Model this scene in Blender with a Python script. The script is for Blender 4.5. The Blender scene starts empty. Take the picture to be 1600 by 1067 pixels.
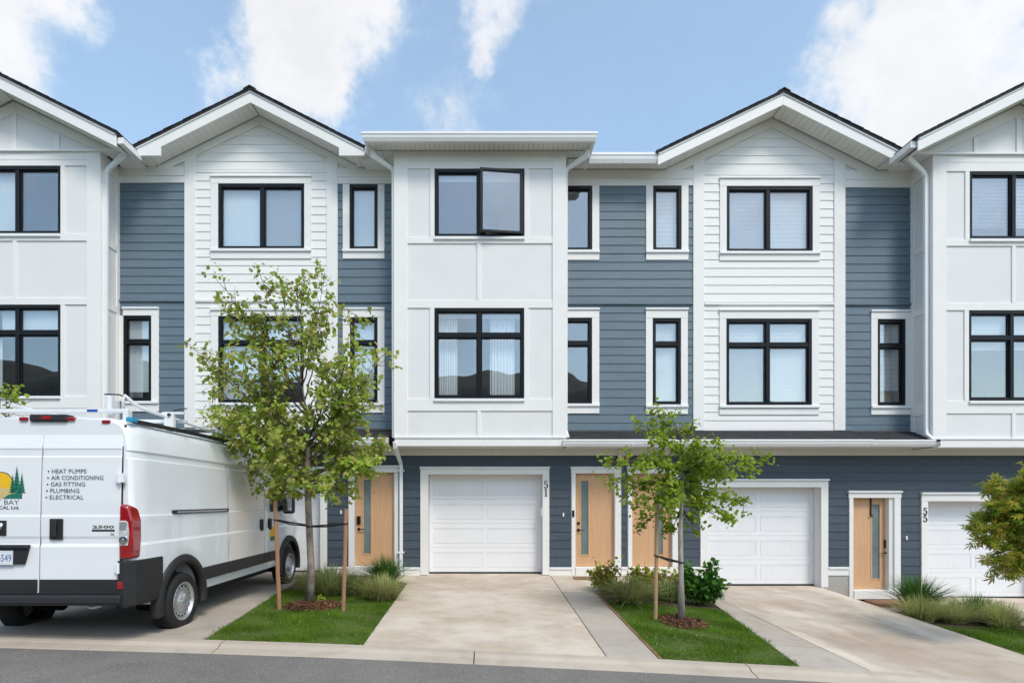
import bpy, math, random
import numpy as np
from mathutils import Vector, Matrix
random.seed(7); np.random.seed(7)
SC = bpy.context.scene
COL = SC.collection
R = math.radians
# ------------------------------------------------------------------ camera
F, VX, VY, CZ = 864.0, 762.0, 765.0, 1.85      # focal length / vanishing point in photo pixels, eye height
cam = bpy.data.cameras.new('camera'); camo = bpy.data.objects.new('camera', cam); COL.objects.link(camo)
cam.sensor_fit = 'HORIZONTAL'; cam.sensor_width = 36; cam.lens = F/1600*36
cam.shift_x = (800-VX)/1600; cam.shift_y = (VY-533.5)/1600
cam.clip_start = .05; cam.clip_end = 2000
camo.location = (0, 0, CZ); camo.rotation_euler = (R(90), 0, 0)
SC.camera = camo
SC.render.resolution_x, SC.render.resolution_y = 1024, 682
SC.cycles.use_denoising = True
SC.cycles.max_bounces = 6; SC.cycles.transparent_max_bounces = 12
SC.view_settings.view_transform = 'Standard'; SC.view_settings.look = 'None'
SC.view_settings.gamma = 1; SC.view_settings.exposure = .92
SC.view_settings.use_curve_mapping = False
# ------------------------------------------------------------------ sky, clouds, sun
SUN_EL, SUN_AZ = R(52), R(150)                  # azimuth clockwise from +Y: behind the camera, to the right
def make_world():
    w = bpy.data.worlds.new('World'); SC.world = w; w.use_nodes = True
    w.cycles.sampling_method = 'MANUAL'; w.cycles.sample_map_resolution = 512
    nt = w.node_tree; N = nt.nodes; L = nt.links; N.clear()
    out = N.new('ShaderNodeOutputWorld')
    sky = N.new('ShaderNodeTexSky'); sky.sky_type = 'NISHITA'; sky.sun_disc = False
    sky.sun_elevation = SUN_EL; sky.sun_rotation = SUN_AZ
    sky.air_density = 1.0; sky.dust_density = 1.2; sky.ozone_density = 1.0
    bg = N.new('ShaderNodeBackground'); bg.inputs[1].default_value = .15; tn = N.new('ShaderNodeVectorMath'); tn.operation = 'MULTIPLY'; L.new(sky.outputs[0], tn.inputs[0]); tn.inputs[1].default_value = (.97, 1.03, .99); L.new(tn.outputs[0], bg.inputs[0])
    cl = N.new('ShaderNodeBackground'); cl.inputs[1].default_value = .535
    tc = N.new('ShaderNodeTexCoord')
    def noise(scale, detail, rough=.55, loc=(0, 0, 0), dist=0):
        mp = N.new('ShaderNodeMapping'); L.new(tc.outputs['Generated'], mp.inputs[0]); mp.inputs[1].default_value = loc
        n = N.new('ShaderNodeTexNoise'); n.inputs['Scale'].default_value = scale; n.inputs['Detail'].default_value = detail
        n.inputs['Roughness'].default_value = rough; n.inputs['Distortion'].default_value = dist
        L.new(mp.outputs[0], n.inputs['Vector']); return n
    def math_(op, a, b=None, clamp=False):
        m = N.new('ShaderNodeMath'); m.operation = op; m.use_clamp = clamp
        for i, v in enumerate((a, b)):
            if v is None: continue
            if isinstance(v, (int, float)): m.inputs[i].default_value = v
            else: L.new(v, m.inputs[i])
        return m.outputs[0]
    warp = noise(5, 4, .6)
    sub = N.new('ShaderNodeVectorMath'); sub.operation = 'SUBTRACT'; L.new(warp.outputs['Color'], sub.inputs[0]); sub.inputs[1].default_value = (.5, .5, .5)
    sc_ = N.new('ShaderNodeVectorMath'); sc_.operation = 'SCALE'; L.new(sub.outputs[0], sc_.inputs[0]); sc_.inputs['Scale'].default_value = .17
    add0 = N.new('ShaderNodeVectorMath'); add0.operation = 'ADD'; L.new(tc.outputs['Generated'], add0.inputs[0]); L.new(sc_.outputs[0], add0.inputs[1])
    warp2 = noise(21, 4, .6, (1.3, .2, .7))
    sub2 = N.new('ShaderNodeVectorMath'); sub2.operation = 'SUBTRACT'; L.new(warp2.outputs['Color'], sub2.inputs[0]); sub2.inputs[1].default_value = (.5, .5, .5)
    sc2 = N.new('ShaderNodeVectorMath'); sc2.operation = 'SCALE'; L.new(sub2.outputs[0], sc2.inputs[0]); sc2.inputs['Scale'].default_value = .085
    add = N.new('ShaderNodeVectorMath'); add.operation = 'ADD'; L.new(add0.outputs[0], add.inputs[0]); L.new(sc2.outputs[0], add.inputs[1])
    big = noise(2.3, 6, .6, (3.1, 1.7, .4))
    dens = math_('MULTIPLY', math_('SUBTRACT', big.outputs[0], .5), 1.6)
    # heaps and clear gaps of the cloud field, each by its bearing: (photo-derived direction, angular radius, weight)
    heaps = [(30, 30, .14, .62), (-60, 60, .2, .6), (130, 2, .06, .4), (500, 20, .15, .66), (410, 85, .13, .56), (340, 130, .08, .48), (470, 115, .11, .52), (520, 150, .06, .4), (590, 15, .07, .4),
             (236, 98, .055, .42), (745, 2, .075, .5), (800, 38, .05, .36), (742, 60, .05, .38), (748, 95, .04, .34), (905, 128, .05, .26), (600, 200, .06, .26),
             (1290, 90, .13, .6), (1400, 90, .2, .62), (1520, 70, .24, .55), (1660, 120, .3, .55), (1440, 200, .1, .5),
             (200, 40, .13, -.5), (120, 160, .12, -.45), (640, 110, .13, -.5), (1000, 90, .25, -.6), (1130, 60, .17, -.5), (880, 20, .1, -.35), (300, 40, .05, -.3),
             (1260, 200, .08, -.35)]
    for px, py, r, wt in heaps:
        d = Vector((px-VX, F, VY-py)).normalized()
        vd = N.new('ShaderNodeVectorMath'); vd.operation = 'DISTANCE'; L.new(add.outputs[0], vd.inputs[0]); vd.inputs[1].default_value = d
        mr = N.new('ShaderNodeMapRange'); mr.interpolation_type = 'SMOOTHERSTEP'
        L.new(vd.outputs['Value'], mr.inputs[0]); mr.inputs[1].default_value = 0; mr.inputs[2].default_value = r*1.25
        mr.inputs[3].default_value = wt*(.64 if wt > 0 else .8); mr.inputs[4].default_value = 0
        dens = math_('ADD', dens, mr.outputs[0])
    fine = noise(6.5, 7, .66, (.3, .9, 2.2))
    dens = math_('ADD', dens, math_('MULTIPLY', math_('SUBTRACT', fine.outputs[0], .5), 2.2))
    fac = N.new('ShaderNodeMapRange'); fac.interpolation_type = 'SMOOTHSTEP'; L.new(dens, fac.inputs[0])
    fac.inputs[1].default_value = -.10; fac.inputs[2].default_value = .86
    fac.inputs[3].default_value = .22; fac.inputs[4].default_value = 1
    ramp = N.new('ShaderNodeValToRGB'); L.new(dens, ramp.inputs[0])
    ramp.color_ramp.elements[0].color = (.74, .90, 1, 1); ramp.color_ramp.elements[0].position = .1
    ramp.color_ramp.elements[1].color = (.90, .915, .95, 1); ramp.color_ramp.elements[1].position = .95
    e = ramp.color_ramp.elements.new(.5); e.color = (1, 1, 1, 1)
    shn = noise(4.2, 5, .6, (7.7, 2.2, 5.1))
    shm = N.new('ShaderNodeMapRange'); L.new(shn.outputs[0], shm.inputs[0]); shm.inputs[1].default_value = .35; shm.inputs[2].default_value = .6; shm.inputs[3].default_value = .93; shm.inputs[4].default_value = 1.03
    shv = N.new('ShaderNodeVectorMath'); shv.operation = 'SCALE'; L.new(ramp.outputs[0], shv.inputs[0]); L.new(shm.outputs[0], shv.inputs['Scale'])
    L.new(shv.outputs[0], cl.inputs[0])
    mix = N.new('ShaderNodeMixShader'); L.new(fac.outputs[0], mix.inputs[0]); L.new(bg.outputs[0], mix.inputs[1]); L.new(cl.outputs[0], mix.inputs[2])
    L.new(mix.outputs[0], out.inputs[0])
make_world()
sun = bpy.data.lights.new('sun', 'SUN'); sun.energy = 1.2; sun.angle = R(16); sun.color = (1, .93, .83)
suno = bpy.data.objects.new('sun', sun); COL.objects.link(suno)
sd = Vector((math.sin(SUN_AZ)*math.cos(SUN_EL), math.cos(SUN_AZ)*math.cos(SUN_EL), math.sin(SUN_EL)))
suno.rotation_euler = sd.to_track_quat('Z', 'Y').to_euler(); suno.location = sd*60

# ------------------------------------------------------------------ helpers
def X(px, P): return (px-VX)*P/F
def Z(py, P): return CZ+(VY-py)*P/F
WL = {}                                         # world location of every object that may be a parent
def tag(o, label=None, cat=None, group=None, kind=None):
    if label: o['label'] = label
    if cat: o['category'] = cat
    if group: o['group'] = group
    if kind: o['kind'] = kind
    return o
def thing(name, loc, label, cat, group=None):
    o = bpy.data.objects.new(name, None); COL.objects.link(o); o.location = loc; o.empty_display_size = .3
    WL[o.name] = Vector(loc); return tag(o, label, cat, group)
def link(name, me, m, parent=None, loc=(0, 0, 0)):
    o = bpy.data.objects.new(name, me); COL.objects.link(o)
    loc = Vector(loc); WL[o.name] = loc
    if m is not None and not me.materials:
        for k in (m if isinstance(m, (list, tuple)) else [m]): me.materials.append(k)
    if parent is not None:
        o.parent = parent; loc = loc-WL[parent.name]
    o.location = loc
    return o
class MB:
    def __init__(s): s.v = []; s.f = []; s.m = []; s.mi = 0
    def poly(s, pts):
        n = len(s.v); s.v += [tuple(p) for p in pts]; s.f.append(tuple(range(n, n+len(pts)))); s.m.append(s.mi)
    def hexa(s, a):                             # 8 corners: 4 bottom ccw, 4 top ccw
        n = len(s.v); s.v += [tuple(p) for p in a]
        for q in ((3, 2, 1, 0), (4, 5, 6, 7), (0, 1, 5, 4), (1, 2, 6, 5), (2, 3, 7, 6), (3, 0, 4, 7)):
            s.f.append(tuple(n+i for i in q)); s.m.append(s.mi)
    def box(s, x0, x1, y0, y1, z0, z1):
        s.hexa([(x0, y0, z0), (x1, y0, z0), (x1, y1, z0), (x0, y1, z0), (x0, y0, z1), (x1, y0, z1), (x1, y1, z1), (x0, y1, z1)])
    def prism(s, pts, y0, y1):                  # outline in x,z extruded along y
        n = len(s.v); k = len(pts)
        a = sum(pts[i][0]*pts[(i+1) % k][1]-pts[(i+1) % k][0]*pts[i][1] for i in range(k))
        if a < 0: pts = pts[::-1]
        s.v += [(p[0], y0, p[1]) for p in pts]+[(p[0], y1, p[1]) for p in pts]
        s.f.append(tuple(range(n, n+k))); s.f.append(tuple(range(n+2*k-1, n+k-1, -1)))
        for i in range(k):
            j = (i+1) % k; s.f.append((n+j, n+i, n+k+i, n+k+j))
        s.m += [s.mi]*(k+2)
    def extx(s, pts, x0, x1):                   # outline in y,z extruded along x
        n = len(s.v); k = len(pts)
        a = sum(pts[i][0]*pts[(i+1) % k][1]-pts[(i+1) % k][0]*pts[i][1] for i in range(k))
        if a < 0: pts = pts[::-1]
        s.v += [(x0, p[0], p[1]) for p in pts]+[(x1, p[0], p[1]) for p in pts]
        s.f.append(tuple(range(n+k-1, n-1, -1))); s.f.append(tuple(range(n+k, n+2*k)))
        for i in range(k):
            j = (i+1) % k; s.f.append((n+i, n+j, n+k+j, n+k+i))
        s.m += [s.mi]*(k+2)
    def tube(s, pts, rad, sides=6, cap=True, sq=None):
        pts = [Vector(p) for p in pts]; n0 = len(s.v); k = len(pts)
        up = None
        for i, p in enumerate(pts):
            t = (pts[min(i+1, k-1)]-pts[max(i-1, 0)])
            if t.length < 1e-9: t = Vector((0, 0, 1))
            t.normalize()
            if up is None:
                up = Vector((0, 1, 0)) if abs(t.y) < .8 else Vector((1, 0, 0))
            a = t.cross(up).normalized(); b = a.cross(t).normalized(); up = b
            r = rad[i] if isinstance(rad, (list, tuple)) else rad
            if sq:                              # rectangular section, mitred at bends
                d1 = (pts[i]-pts[i-1]).normalized() if i else t
                c = max(.5, t.dot(d1))
                for u, w in ((-1, -1), (1, -1), (1, 1), (-1, 1)):
                    s.v.append(tuple(p+a*u*sq[0]/c+b*w*sq[1]))
            else:
                for j in range(sides):
                    an = 2*math.pi*j/sides; s.v.append(tuple(p+a*math.cos(an)*r+b*math.sin(an)*r))
        S = 4 if sq else sides
        for i in range(k-1):
            for j in range(S):
                q = n0+i*S; s.f.append((q+j, q+(j+1) % S, q+S+(j+1) % S, q+S+j)); s.m.append(s.mi)
        if cap:
            s.f.append(tuple(range(n0+S-1, n0-1, -1))); s.f.append(tuple(range(n0+(k-1)*S, n0+k*S))); s.m += [s.mi]*2
    def cyl(s, c, ax, r, h, n=16, r2=None):
        c = Vector(c); ax = Vector(ax).normalized(); s.tube([c, c+ax*h], [r, r if r2 is None else r2], n)
    def lathe(s, c, ax, prof, n=24):            # prof: (radius, distance along axis)
        c = Vector(c); ax = Vector(ax).normalized(); u = ax.orthogonal().normalized(); w = ax.cross(u); n0 = len(s.v)
        for r, h in prof:
            for j in range(n):
                an = 2*math.pi*j/n; s.v.append(tuple(c+ax*h+u*math.cos(an)*r+w*math.sin(an)*r))
        for i in range(len(prof)-1):
            for j in range(n):
                q = n0+i*n; s.f.append((q+j, q+(j+1) % n, q+n+(j+1) % n, q+n+j)); s.m.append(s.mi)
    def mesh(s, name, smooth=False):
        me = bpy.data.meshes.new(name); me.from_pydata(s.v, [], s.f)
        if any(s.m): me.polygons.foreach_set('material_index', s.m)
        if smooth: me.polygons.foreach_set('use_smooth', [True]*len(s.f))
        me.update(); return me
    def build(s, name, m, parent=None, smooth=False, local=False, origin=None):
        if not s.v: return None
        if not local:
            a = np.array(s.v); c = (a.min(0)+a.max(0))/2 if origin is None else np.array(origin)
            s.v = [tuple(p) for p in a-c]
        else: c = (0, 0, 0)
        me = s.mesh(name, smooth)
        if local:
            o = bpy.data.objects.new(name, me); COL.objects.link(o)
            for k in (m if isinstance(m, (list, tuple)) else [m]): me.materials.append(k)
            o.parent = parent; WL[o.name] = Vector((0, 0, 0)); return o
        return link(name, me, m, parent, c)
def bevel(o, w=.005, seg=2):
    md = o.modifiers.new('bevel', 'BEVEL'); md.width = w; md.segments = seg; md.limit_method = 'ANGLE'; md.angle_limit = R(40); return o
def smooth_by_angle(o, ang=40):
    me = o.data
    me.polygons.foreach_set('use_smooth', [True]*len(me.polygons)); me.update()
    try: me.set_sharp_from_angle(angle=R(ang))
    except Exception: pass
    return o
def pbox(name, m, parent, px0, py0, px1, py1, P, front, back, bev=0):
    """a board given by its edges on the wall plane P, standing from depth `back` to depth `front`"""
    b = MB(); b.box(X(px0, P), X(px1, P), front, back, Z(py1, P), Z(py0, P))
    o = b.build(name, m, parent)
    if bev: bevel(o, bev, 1)
    return o

# ------------------------------------------------------------------ materials
def mat(name, col, rough=.6, var=.06, scale=3., bump=0., bscale=60., spec=.4, metal=0., stretch=(1, 1, 1), dirt=0., rnd=0., coat=0.):
    m = bpy.data.materials.new(name); m.use_nodes = True; nt = m.node_tree; N = nt.nodes; L = nt.links
    b = N['Principled BSDF']; b.inputs['Roughness'].default_value = rough; b.inputs['Metallic'].default_value = metal
    b.inputs['Specular IOR Level'].default_value = spec; b.inputs['Coat Weight'].default_value = coat
    geo = N.new('ShaderNodeNewGeometry'); mp = N.new('ShaderNodeMapping'); L.new(geo.outputs['Position'], mp.inputs[0]); mp.inputs[3].default_value = stretch
    n = N.new('ShaderNodeTexNoise'); n.inputs['Scale'].default_value = scale; n.inputs['Detail'].default_value = 4; n.inputs['Roughness'].default_value = .62
    L.new(mp.outputs[0], n.inputs['Vector'])
    r = N.new('ShaderNodeValToRGB'); L.new(n.outputs[0], r.inputs[0])
    lo = [max(0, c*(1-var)) for c in col]; hi = [min(1, c*(1+var)) for c in col]
    r.color_ramp.elements[0].position = .3; r.color_ramp.elements[1].position = .7
    r.color_ramp.elements[0].color = (*lo, 1); r.color_ramp.elements[1].color = (*hi, 1)
    c = r.outputs[0]
    if rnd:
        oi = N.new('ShaderNodeObjectInfo'); mr = N.new('ShaderNodeMapRange'); L.new(oi.outputs['Random'], mr.inputs[0])
        mr.inputs[3].default_value = 1-rnd; mr.inputs[4].default_value = 1+rnd
        mx = N.new('ShaderNodeVectorMath'); mx.operation = 'SCALE'; L.new(c, mx.inputs[0]); L.new(mr.outputs[0], mx.inputs['Scale']); c = mx.outputs[0]
    L.new(c, b.inputs['Base Color'])
    if bump:
        n2 = N.new('ShaderNodeTexNoise'); n2.inputs['Scale'].default_value = bscale; n2.inputs['Detail'].default_value = 3
        L.new(mp.outputs[0], n2.inputs['Vector'])
        bp = N.new('ShaderNodeBump'); bp.inputs['Strength'].default_value = bump; bp.inputs['Distance'].default_value = .01
        L.new(n2.outputs[0], bp.inputs['Height']); L.new(bp.outputs[0], b.inputs['Normal'])
    m['b'] = 1
    return m
def leafmat(name, cols, trans=.35, rough=.5):
    m = bpy.data.materials.new(name); m.use_nodes = True; nt = m.node_tree; N = nt.nodes; L = nt.links
    b = N['Principled BSDF']; b.inputs['Roughness'].default_value = rough+.1; b.inputs['Specular IOR Level'].default_value = .12
    geo = N.new('ShaderNodeNewGeometry'); r = N.new('ShaderNodeValToRGB'); L.new(geo.outputs['Random Per Island'], r.inputs[0])
    els = r.color_ramp.elements
    for i, c in enumerate(cols):
        p = i/(len(cols)-1)
        e = els[0] if i == 0 else (els[1] if i == len(cols)-1 else els.new(p))
        e.position = p; e.color = (*c, 1)
    n = N.new('ShaderNodeTexNoise'); n.inputs['Scale'].default_value = 1.6; n.inputs['Detail'].default_value = 3; L.new(geo.outputs['Position'], n.inputs['Vector'])
    mr = N.new('ShaderNodeMapRange'); L.new(n.outputs[0], mr.inputs[0]); mr.inputs[1].default_value = .3; mr.inputs[2].default_value = .7; mr.inputs[3].default_value = .68; mr.inputs[4].default_value = 1.3
    sv = N.new('ShaderNodeVectorMath'); sv.operation = 'SCALE'; L.new(r.outputs[0], sv.inputs[0]); L.new(mr.outputs[0], sv.inputs['Scale'])
    L.new(sv.outputs[0], b.inputs['Base Color'])
    t = N.new('ShaderNodeBsdfTranslucent'); L.new(sv.outputs[0], t.inputs[0])
    mx = N.new('ShaderNodeMixShader'); mx.inputs[0].default_value = trans
    L.new(b.outputs[0], mx.inputs[1]); L.new(t.outputs[0], mx.inputs[2]); L.new(mx.outputs[0], N['Material Output'].inputs[0])
    return m
def glassmat(name, tint=(.95, .97, .97), ior=.10):
    m = bpy.data.materials.new(name); m.use_nodes = True; nt = m.node_tree; N = nt.nodes; L = nt.links; N.remove(N['Principled BSDF'])
    lw = N.new('ShaderNodeLayerWeight'); lw.inputs[0].default_value = .5
    pw = N.new('ShaderNodeMath'); pw.operation = 'POWER'; L.new(lw.outputs['Facing'], pw.inputs[0]); pw.inputs[1].default_value = 4
    fr = N.new('ShaderNodeMapRange'); L.new(pw.outputs[0], fr.inputs[0]); fr.inputs[3].default_value = ior; fr.inputs[4].default_value = 1
    g = N.new('ShaderNodeBsdfGlossy'); g.inputs['Roughness'].default_value = .004; g.inputs['Color'].default_value = (.95, .97, 1, 1)
    t = N.new('ShaderNodeBsdfTransparent'); t.inputs[0].default_value = (*tint, 1)
    geo = N.new('ShaderNodeNewGeometry'); n = N.new('ShaderNodeTexNoise'); n.inputs['Scale'].default_value = .9; n.inputs['Detail'].default_value = 1
    L.new(geo.outputs['Position'], n.inputs['Vector'])
    bp = N.new('ShaderNodeBump'); bp.inputs['Strength'].default_value = .45; bp.inputs['Distance'].default_value = .02; L.new(n.outputs[0], bp.inputs['Height'])
    L.new(bp.outputs[0], g.inputs['Normal'])
    mx = N.new('ShaderNodeMixShader'); L.new(fr.outputs[0], mx.inputs[0]); L.new(t.outputs[0], mx.inputs[1]); L.new(g.outputs[0], mx.inputs[2])
    L.new(mx.outputs[0], N['Material Output'].inputs[0]); return m
def concrete(name, base, stain, streak=False, grain=140, ga=.35):
    m = bpy.data.materials.new(name); m.use_nodes = True; nt = m.node_tree; N = nt.nodes; L = nt.links
    b = N['Principled BSDF']; b.inputs['Roughness'].default_value = .85; b.inputs['Specular IOR Level'].default_value = .25
    geo = N.new('ShaderNodeNewGeometry')
    def nz(sc, de, st=(1, 1, 1), ro=.6):
        mp = N.new('ShaderNodeMapping'); L.new(geo.outputs['Position'], mp.inputs[0]); mp.inputs[3].default_value = st
        n = N.new('ShaderNodeTexNoise'); n.inputs['Scale'].default_value = sc; n.inputs['Detail'].default_value = de; n.inputs['Roughness'].default_value = ro
        L.new(mp.outputs[0], n.inputs['Vector']); return n.outputs[0]
    def mixc(f, a, c):
        mx = N.new('ShaderNodeMix'); mx.data_type = 'RGBA'; L.new(f, mx.inputs['Factor'])
        for i, v in ((6, a), (7, c)):
            if isinstance(v, tuple): mx.inputs[i].default_value = (*v, 1)
            else: L.new(v, mx.inputs[i])
        return mx.outputs[2]
    def rng(v, a, c, lo=0, hi=1):
        r = N.new('ShaderNodeMapRange'); L.new(v, r.inputs[0]); r.inputs[1].default_value = a; r.inputs[2].default_value = c; r.inputs[3].default_value = lo; r.inputs[4].default_value = hi; return r.outputs[0]
    c = mixc(rng(nz(.6, 7, ro=.66), .42, .60), base, stain)
    if streak: c = mixc(rng(nz(1.0, 5, (1.6, .35, 1)), .52, .68, 0, .8), c, tuple(min(1, v*1.35) for v in base))
    c = mixc(rng(nz(2.6, 8), .5, .75, 0, .55), c, tuple(v*.72 for v in stain))
    c = mixc(rng(nz(grain, 3), .45, .75, 0, ga), c, tuple(v*.5 for v in base))
    if ga > .4: c = mixc(rng(nz(grain*1.3, 2, (1.1, 1, 1)), .56, .72, 0, .8), c, tuple(min(1, v*1.9) for v in base))
    L.new(c, b.inputs['Base Color'])
    bp = N.new('ShaderNodeBump'); bp.inputs['Strength'].default_value = .35; bp.inputs['Distance'].default_value = .006; L.new(nz(110, 6), bp.inputs['Height']); L.new(bp.outputs[0], b.inputs['Normal'])
    return m
GR = (1, 1, 14)
M = dict(
 white=mat('white_paint', (.80, .785, .76), .55, .025, 2.2, .12, 40, rnd=.012),
 white_board=mat('white_siding_paint', (.80, .785, .76), .6, .03, 2.5, .25, 8, stretch=(1, 1, 12), rnd=.02),
 panel=mat('white_panel_paint', (.74, .73, .72), .6, .025, 1.6, .15, 50, rnd=.012),
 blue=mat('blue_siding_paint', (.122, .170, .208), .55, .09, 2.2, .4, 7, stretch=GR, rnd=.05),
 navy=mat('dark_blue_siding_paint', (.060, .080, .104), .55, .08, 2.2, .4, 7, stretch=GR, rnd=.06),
 soffit=mat('soffit_vinyl', (.78, .765, .73), .55, .03, 3),
 soffit_gap_and_shadow=mat('soffit_groove_and_shadow', (.30, .28, .26), .8, .05),
 shingle=mat('asphalt_shingle', (.035, .034, .038), .9, .45, 26, .6, 160, rnd=.2),
 gutter=mat('white_gutter_aluminium', (.80, .80, .80), .38, .03, 2, 0, spec=.5),
 black=mat('black_window_vinyl', (.007, .0075, .010), .35, .1, 3, spec=.25),
 glass=glassmat('window_glass', ior=.17),
 shade=mat('roller_shade', (.70, .75, .78), .8, .03, 2),
 blindw=mat('white_slat_blind', (.78, .79, .79), .6, .03),
 curtain=mat('white_curtain', (.84, .86, .88), .9, .05, 3),
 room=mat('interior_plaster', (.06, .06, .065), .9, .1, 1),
 wood=mat('maple_door', (.62, .37, .205), .45, .08, 4, .05, 30, stretch=(9, 9, .7)),
 frost=mat('frosted_glass', (.16, .215, .22), .22, .2, 3, spec=.6),
 iron=mat('dark_bronze', (.012, .011, .011), .4, .1),
 garage=mat('garage_door_enamel', (.80, .80, .815), .42, .015, 2, .05, 50),
 conc=concrete('driveway_concrete', (.62, .54, .45), (.49, .40, .305)),
 conc_old=concrete('stained_driveway_concrete', (.54, .47, .39), (.43, .345, .265), True),
 conc_grey=concrete('van_driveway_concrete', (.45, .40, .345), (.37, .32, .27)),
 walk=concrete('walkway_concrete', (.47, .415, .36), (.41, .355, .30)),
 kerb=concrete('kerb_concrete', (.50, .43, .355), (.43, .365, .295)),
 found=concrete('foundation_concrete', (.42, .40, .37), (.30, .285, .26)),
 asphalt=concrete('asphalt', (.195, .18, .166), (.165, .153, .142), False, 48, .75),
 soil=mat('soil', (.075, .05, .034), .95, .5, 30, .8, 60),
 turf=mat('turf_base', (.085, .115, .025), .95, .4, 14, .8, 60),
 earth=mat('earth', (.10, .11, .05), .95, .3, .8),
 chip=leafmat('mulch_chip', [(.10, .045, .025), (.17, .075, .04), (.06, .03, .02), (.22, .12, .07)], .0, .9),
 timber=mat('stake_timber', (.36, .19, .11), .8, .2, 9, .4, 40, stretch=(6, 6, .6)),
 timber_pale=mat('pale_stake_timber', (.42, .27, .15), .8, .2, 9, .4, 40, stretch=(6, 6, .6)),
 edging=mat('wood_edging', (.25, .13, .075), .9, .2, 9),
 strap=mat('black_strap', (.012, .012, .013), .6, .1),
 red=mat('red_lens', (.35, .012, .02), .15, .1, spec=.7),
 plastic=mat('white_plastic', (.78, .78, .76), .4, .02),
)
def screenmat():
    m = bpy.data.materials.new('insect_mesh'); m.use_nodes = True; nt = m.node_tree; N = nt.nodes
    t = N.new('ShaderNodeBsdfTransparent'); mx = N.new('ShaderNodeMixShader'); mx.inputs[0].default_value = .22
    N['Principled BSDF'].inputs['Base Color'].default_value = (.12, .12, .14, 1)
    nt.links.new(t.outputs[0], mx.inputs[1]); nt.links.new(N['Principled BSDF'].outputs[0], mx.inputs[2]); nt.links.new(mx.outputs[0], N['Material Output'].inputs[0]); return m
M['screen'] = screenmat()
def bark(name, a, b):
    m = mat(name, a, .9, .3, 18, .8, 45, stretch=(1, 1, .35)); r = [n for n in m.node_tree.nodes if n.type == 'VALTORGB'][0]
    r.color_ramp.elements[0].color = (*a, 1); r.color_ramp.elements[1].color = (*b, 1); return m
M['bark'] = bark('grey_bark', (.12, .095, .075), (.36, .31, .26)); M['bark_pale'] = bark('pale_bark', (.24, .21, .18), (.45, .41, .36)); M['twig'] = bark('brown_bark', (.06, .04, .028), (.14, .10, .07))

# ------------------------------------------------------------------ ground heights
def lerp_tab(t):
    xs = [p[0] for p in t]; ys = [p[1] for p in t]
    return lambda x: float(np.interp(x, xs, ys))
_zc = lerp_tab([(-60, 1.0), (-12, .37), (-5.56, .21), (-3.37, .15), (-1.42, .085), (1.92, -.075), (2.83, -.125), (3.6, -.16), (4.65, -.235), (6.1, -.335), (8, -.46), (12, -.75), (60, -3.2)])
_zh = lerp_tab([(-60, .9), (-14, .10), (-4, .03), (-1.6, 0), (2.6, 0), (4.3, -.20), (4.7, -.268), (7.3, -.268), (7.5, -.45), (8.8, -.5), (13, -.56), (60, -3)])
YK, YH = 6.3, 11.95                             # back of the kerb, face of the houses
def G(x, y):
    t = min(1, max(0, (y-YK)/(YH-YK))); return _zc(x)*(1-t)+_zh(x)*t
def ray_ground(px, py, it=12):
    y = 8.
    for _ in range(it):
        x = X(px, y); y = F*(CZ-G(x, y))/(py-VY)
    return Vector((X(px, y), y, G(x, y)))
def patch(name, m, left, right, y0, y1, nx, ny, dz=0., thick=.1, zf=G, parent=None, kind='structure'):
    """slab with sides following two edge lines left(y), right(y)"""
    b = MB(); top = []
    for j in range(ny+1):
        y = y0+(y1-y0)*j/ny; xa, xb = left(y), right(y)
        for i in range(nx+1):
            x = xa+(xb-xa)*i/nx; b.v.append((x, y, zf(x, y)+dz))
    n = (nx+1)*(ny+1)
    b.v += [(v[0], v[1], v[2]-thick) for v in b.v[:n]]
    w = nx+1
    for j in range(ny):
        for i in range(nx):
            q = j*w+i; b.f.append((q, q+1, q+w+1, q+w)); b.f.append((n+q, n+q+w, n+q+w+1, n+q+1))
    for j in range(ny):
        q = j*w; b.f.append((q, q+w, n+q+w, n+q)); q += nx; b.f.append((q+w, q, n+q, n+q+w))
    for i in range(nx):
        b.f.append((i+1, i, n+i, n+i+1)); q = ny*w+i; b.f.append((q, q+1, n+q+1, n+q))
    b.m = [0]*len(b.f)
    o = b.build(name, m, parent)
    if kind and parent is None: o['kind'] = kind
    return o
z3_ = lambda x, y: G(max(7.5, x), y)
def line(p, q): return lambda y: p[0]+(q[0]-p[0])*(y-p[1])/(q[1]-p[1])
def gz(x, y):
    if y < 5.98: return _zc(x)-.05
    return G(x, y)
# wide earth sheet that everything lies on
b = MB(); xs = list(range(-160, 161, 8)); ys = [-160, -120, -80, -50, -30, -18, -8, 0, 5, 6, 8, 10, 12, 14, 20, 40, 80, 160]
for y in ys:
    for x in xs: b.v.append((x, y, gz(max(-59, min(59, x)), y)-.35))
for j in range(len(ys)-1):
    for i in range(len(xs)-1):
        q = j*len(xs)+i; b.f.append((q, q+1, q+len(xs)+1, q+len(xs)))
b.m = [0]*len(b.f)
tag(b.build('ground', M['earth']), kind='structure')
patch('road', M['asphalt'], lambda y: -50, lambda y: 50, -2.2, 5.985, 60, 3, 0, .2, zf=lambda x, y: _zc(x)-.056)
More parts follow.
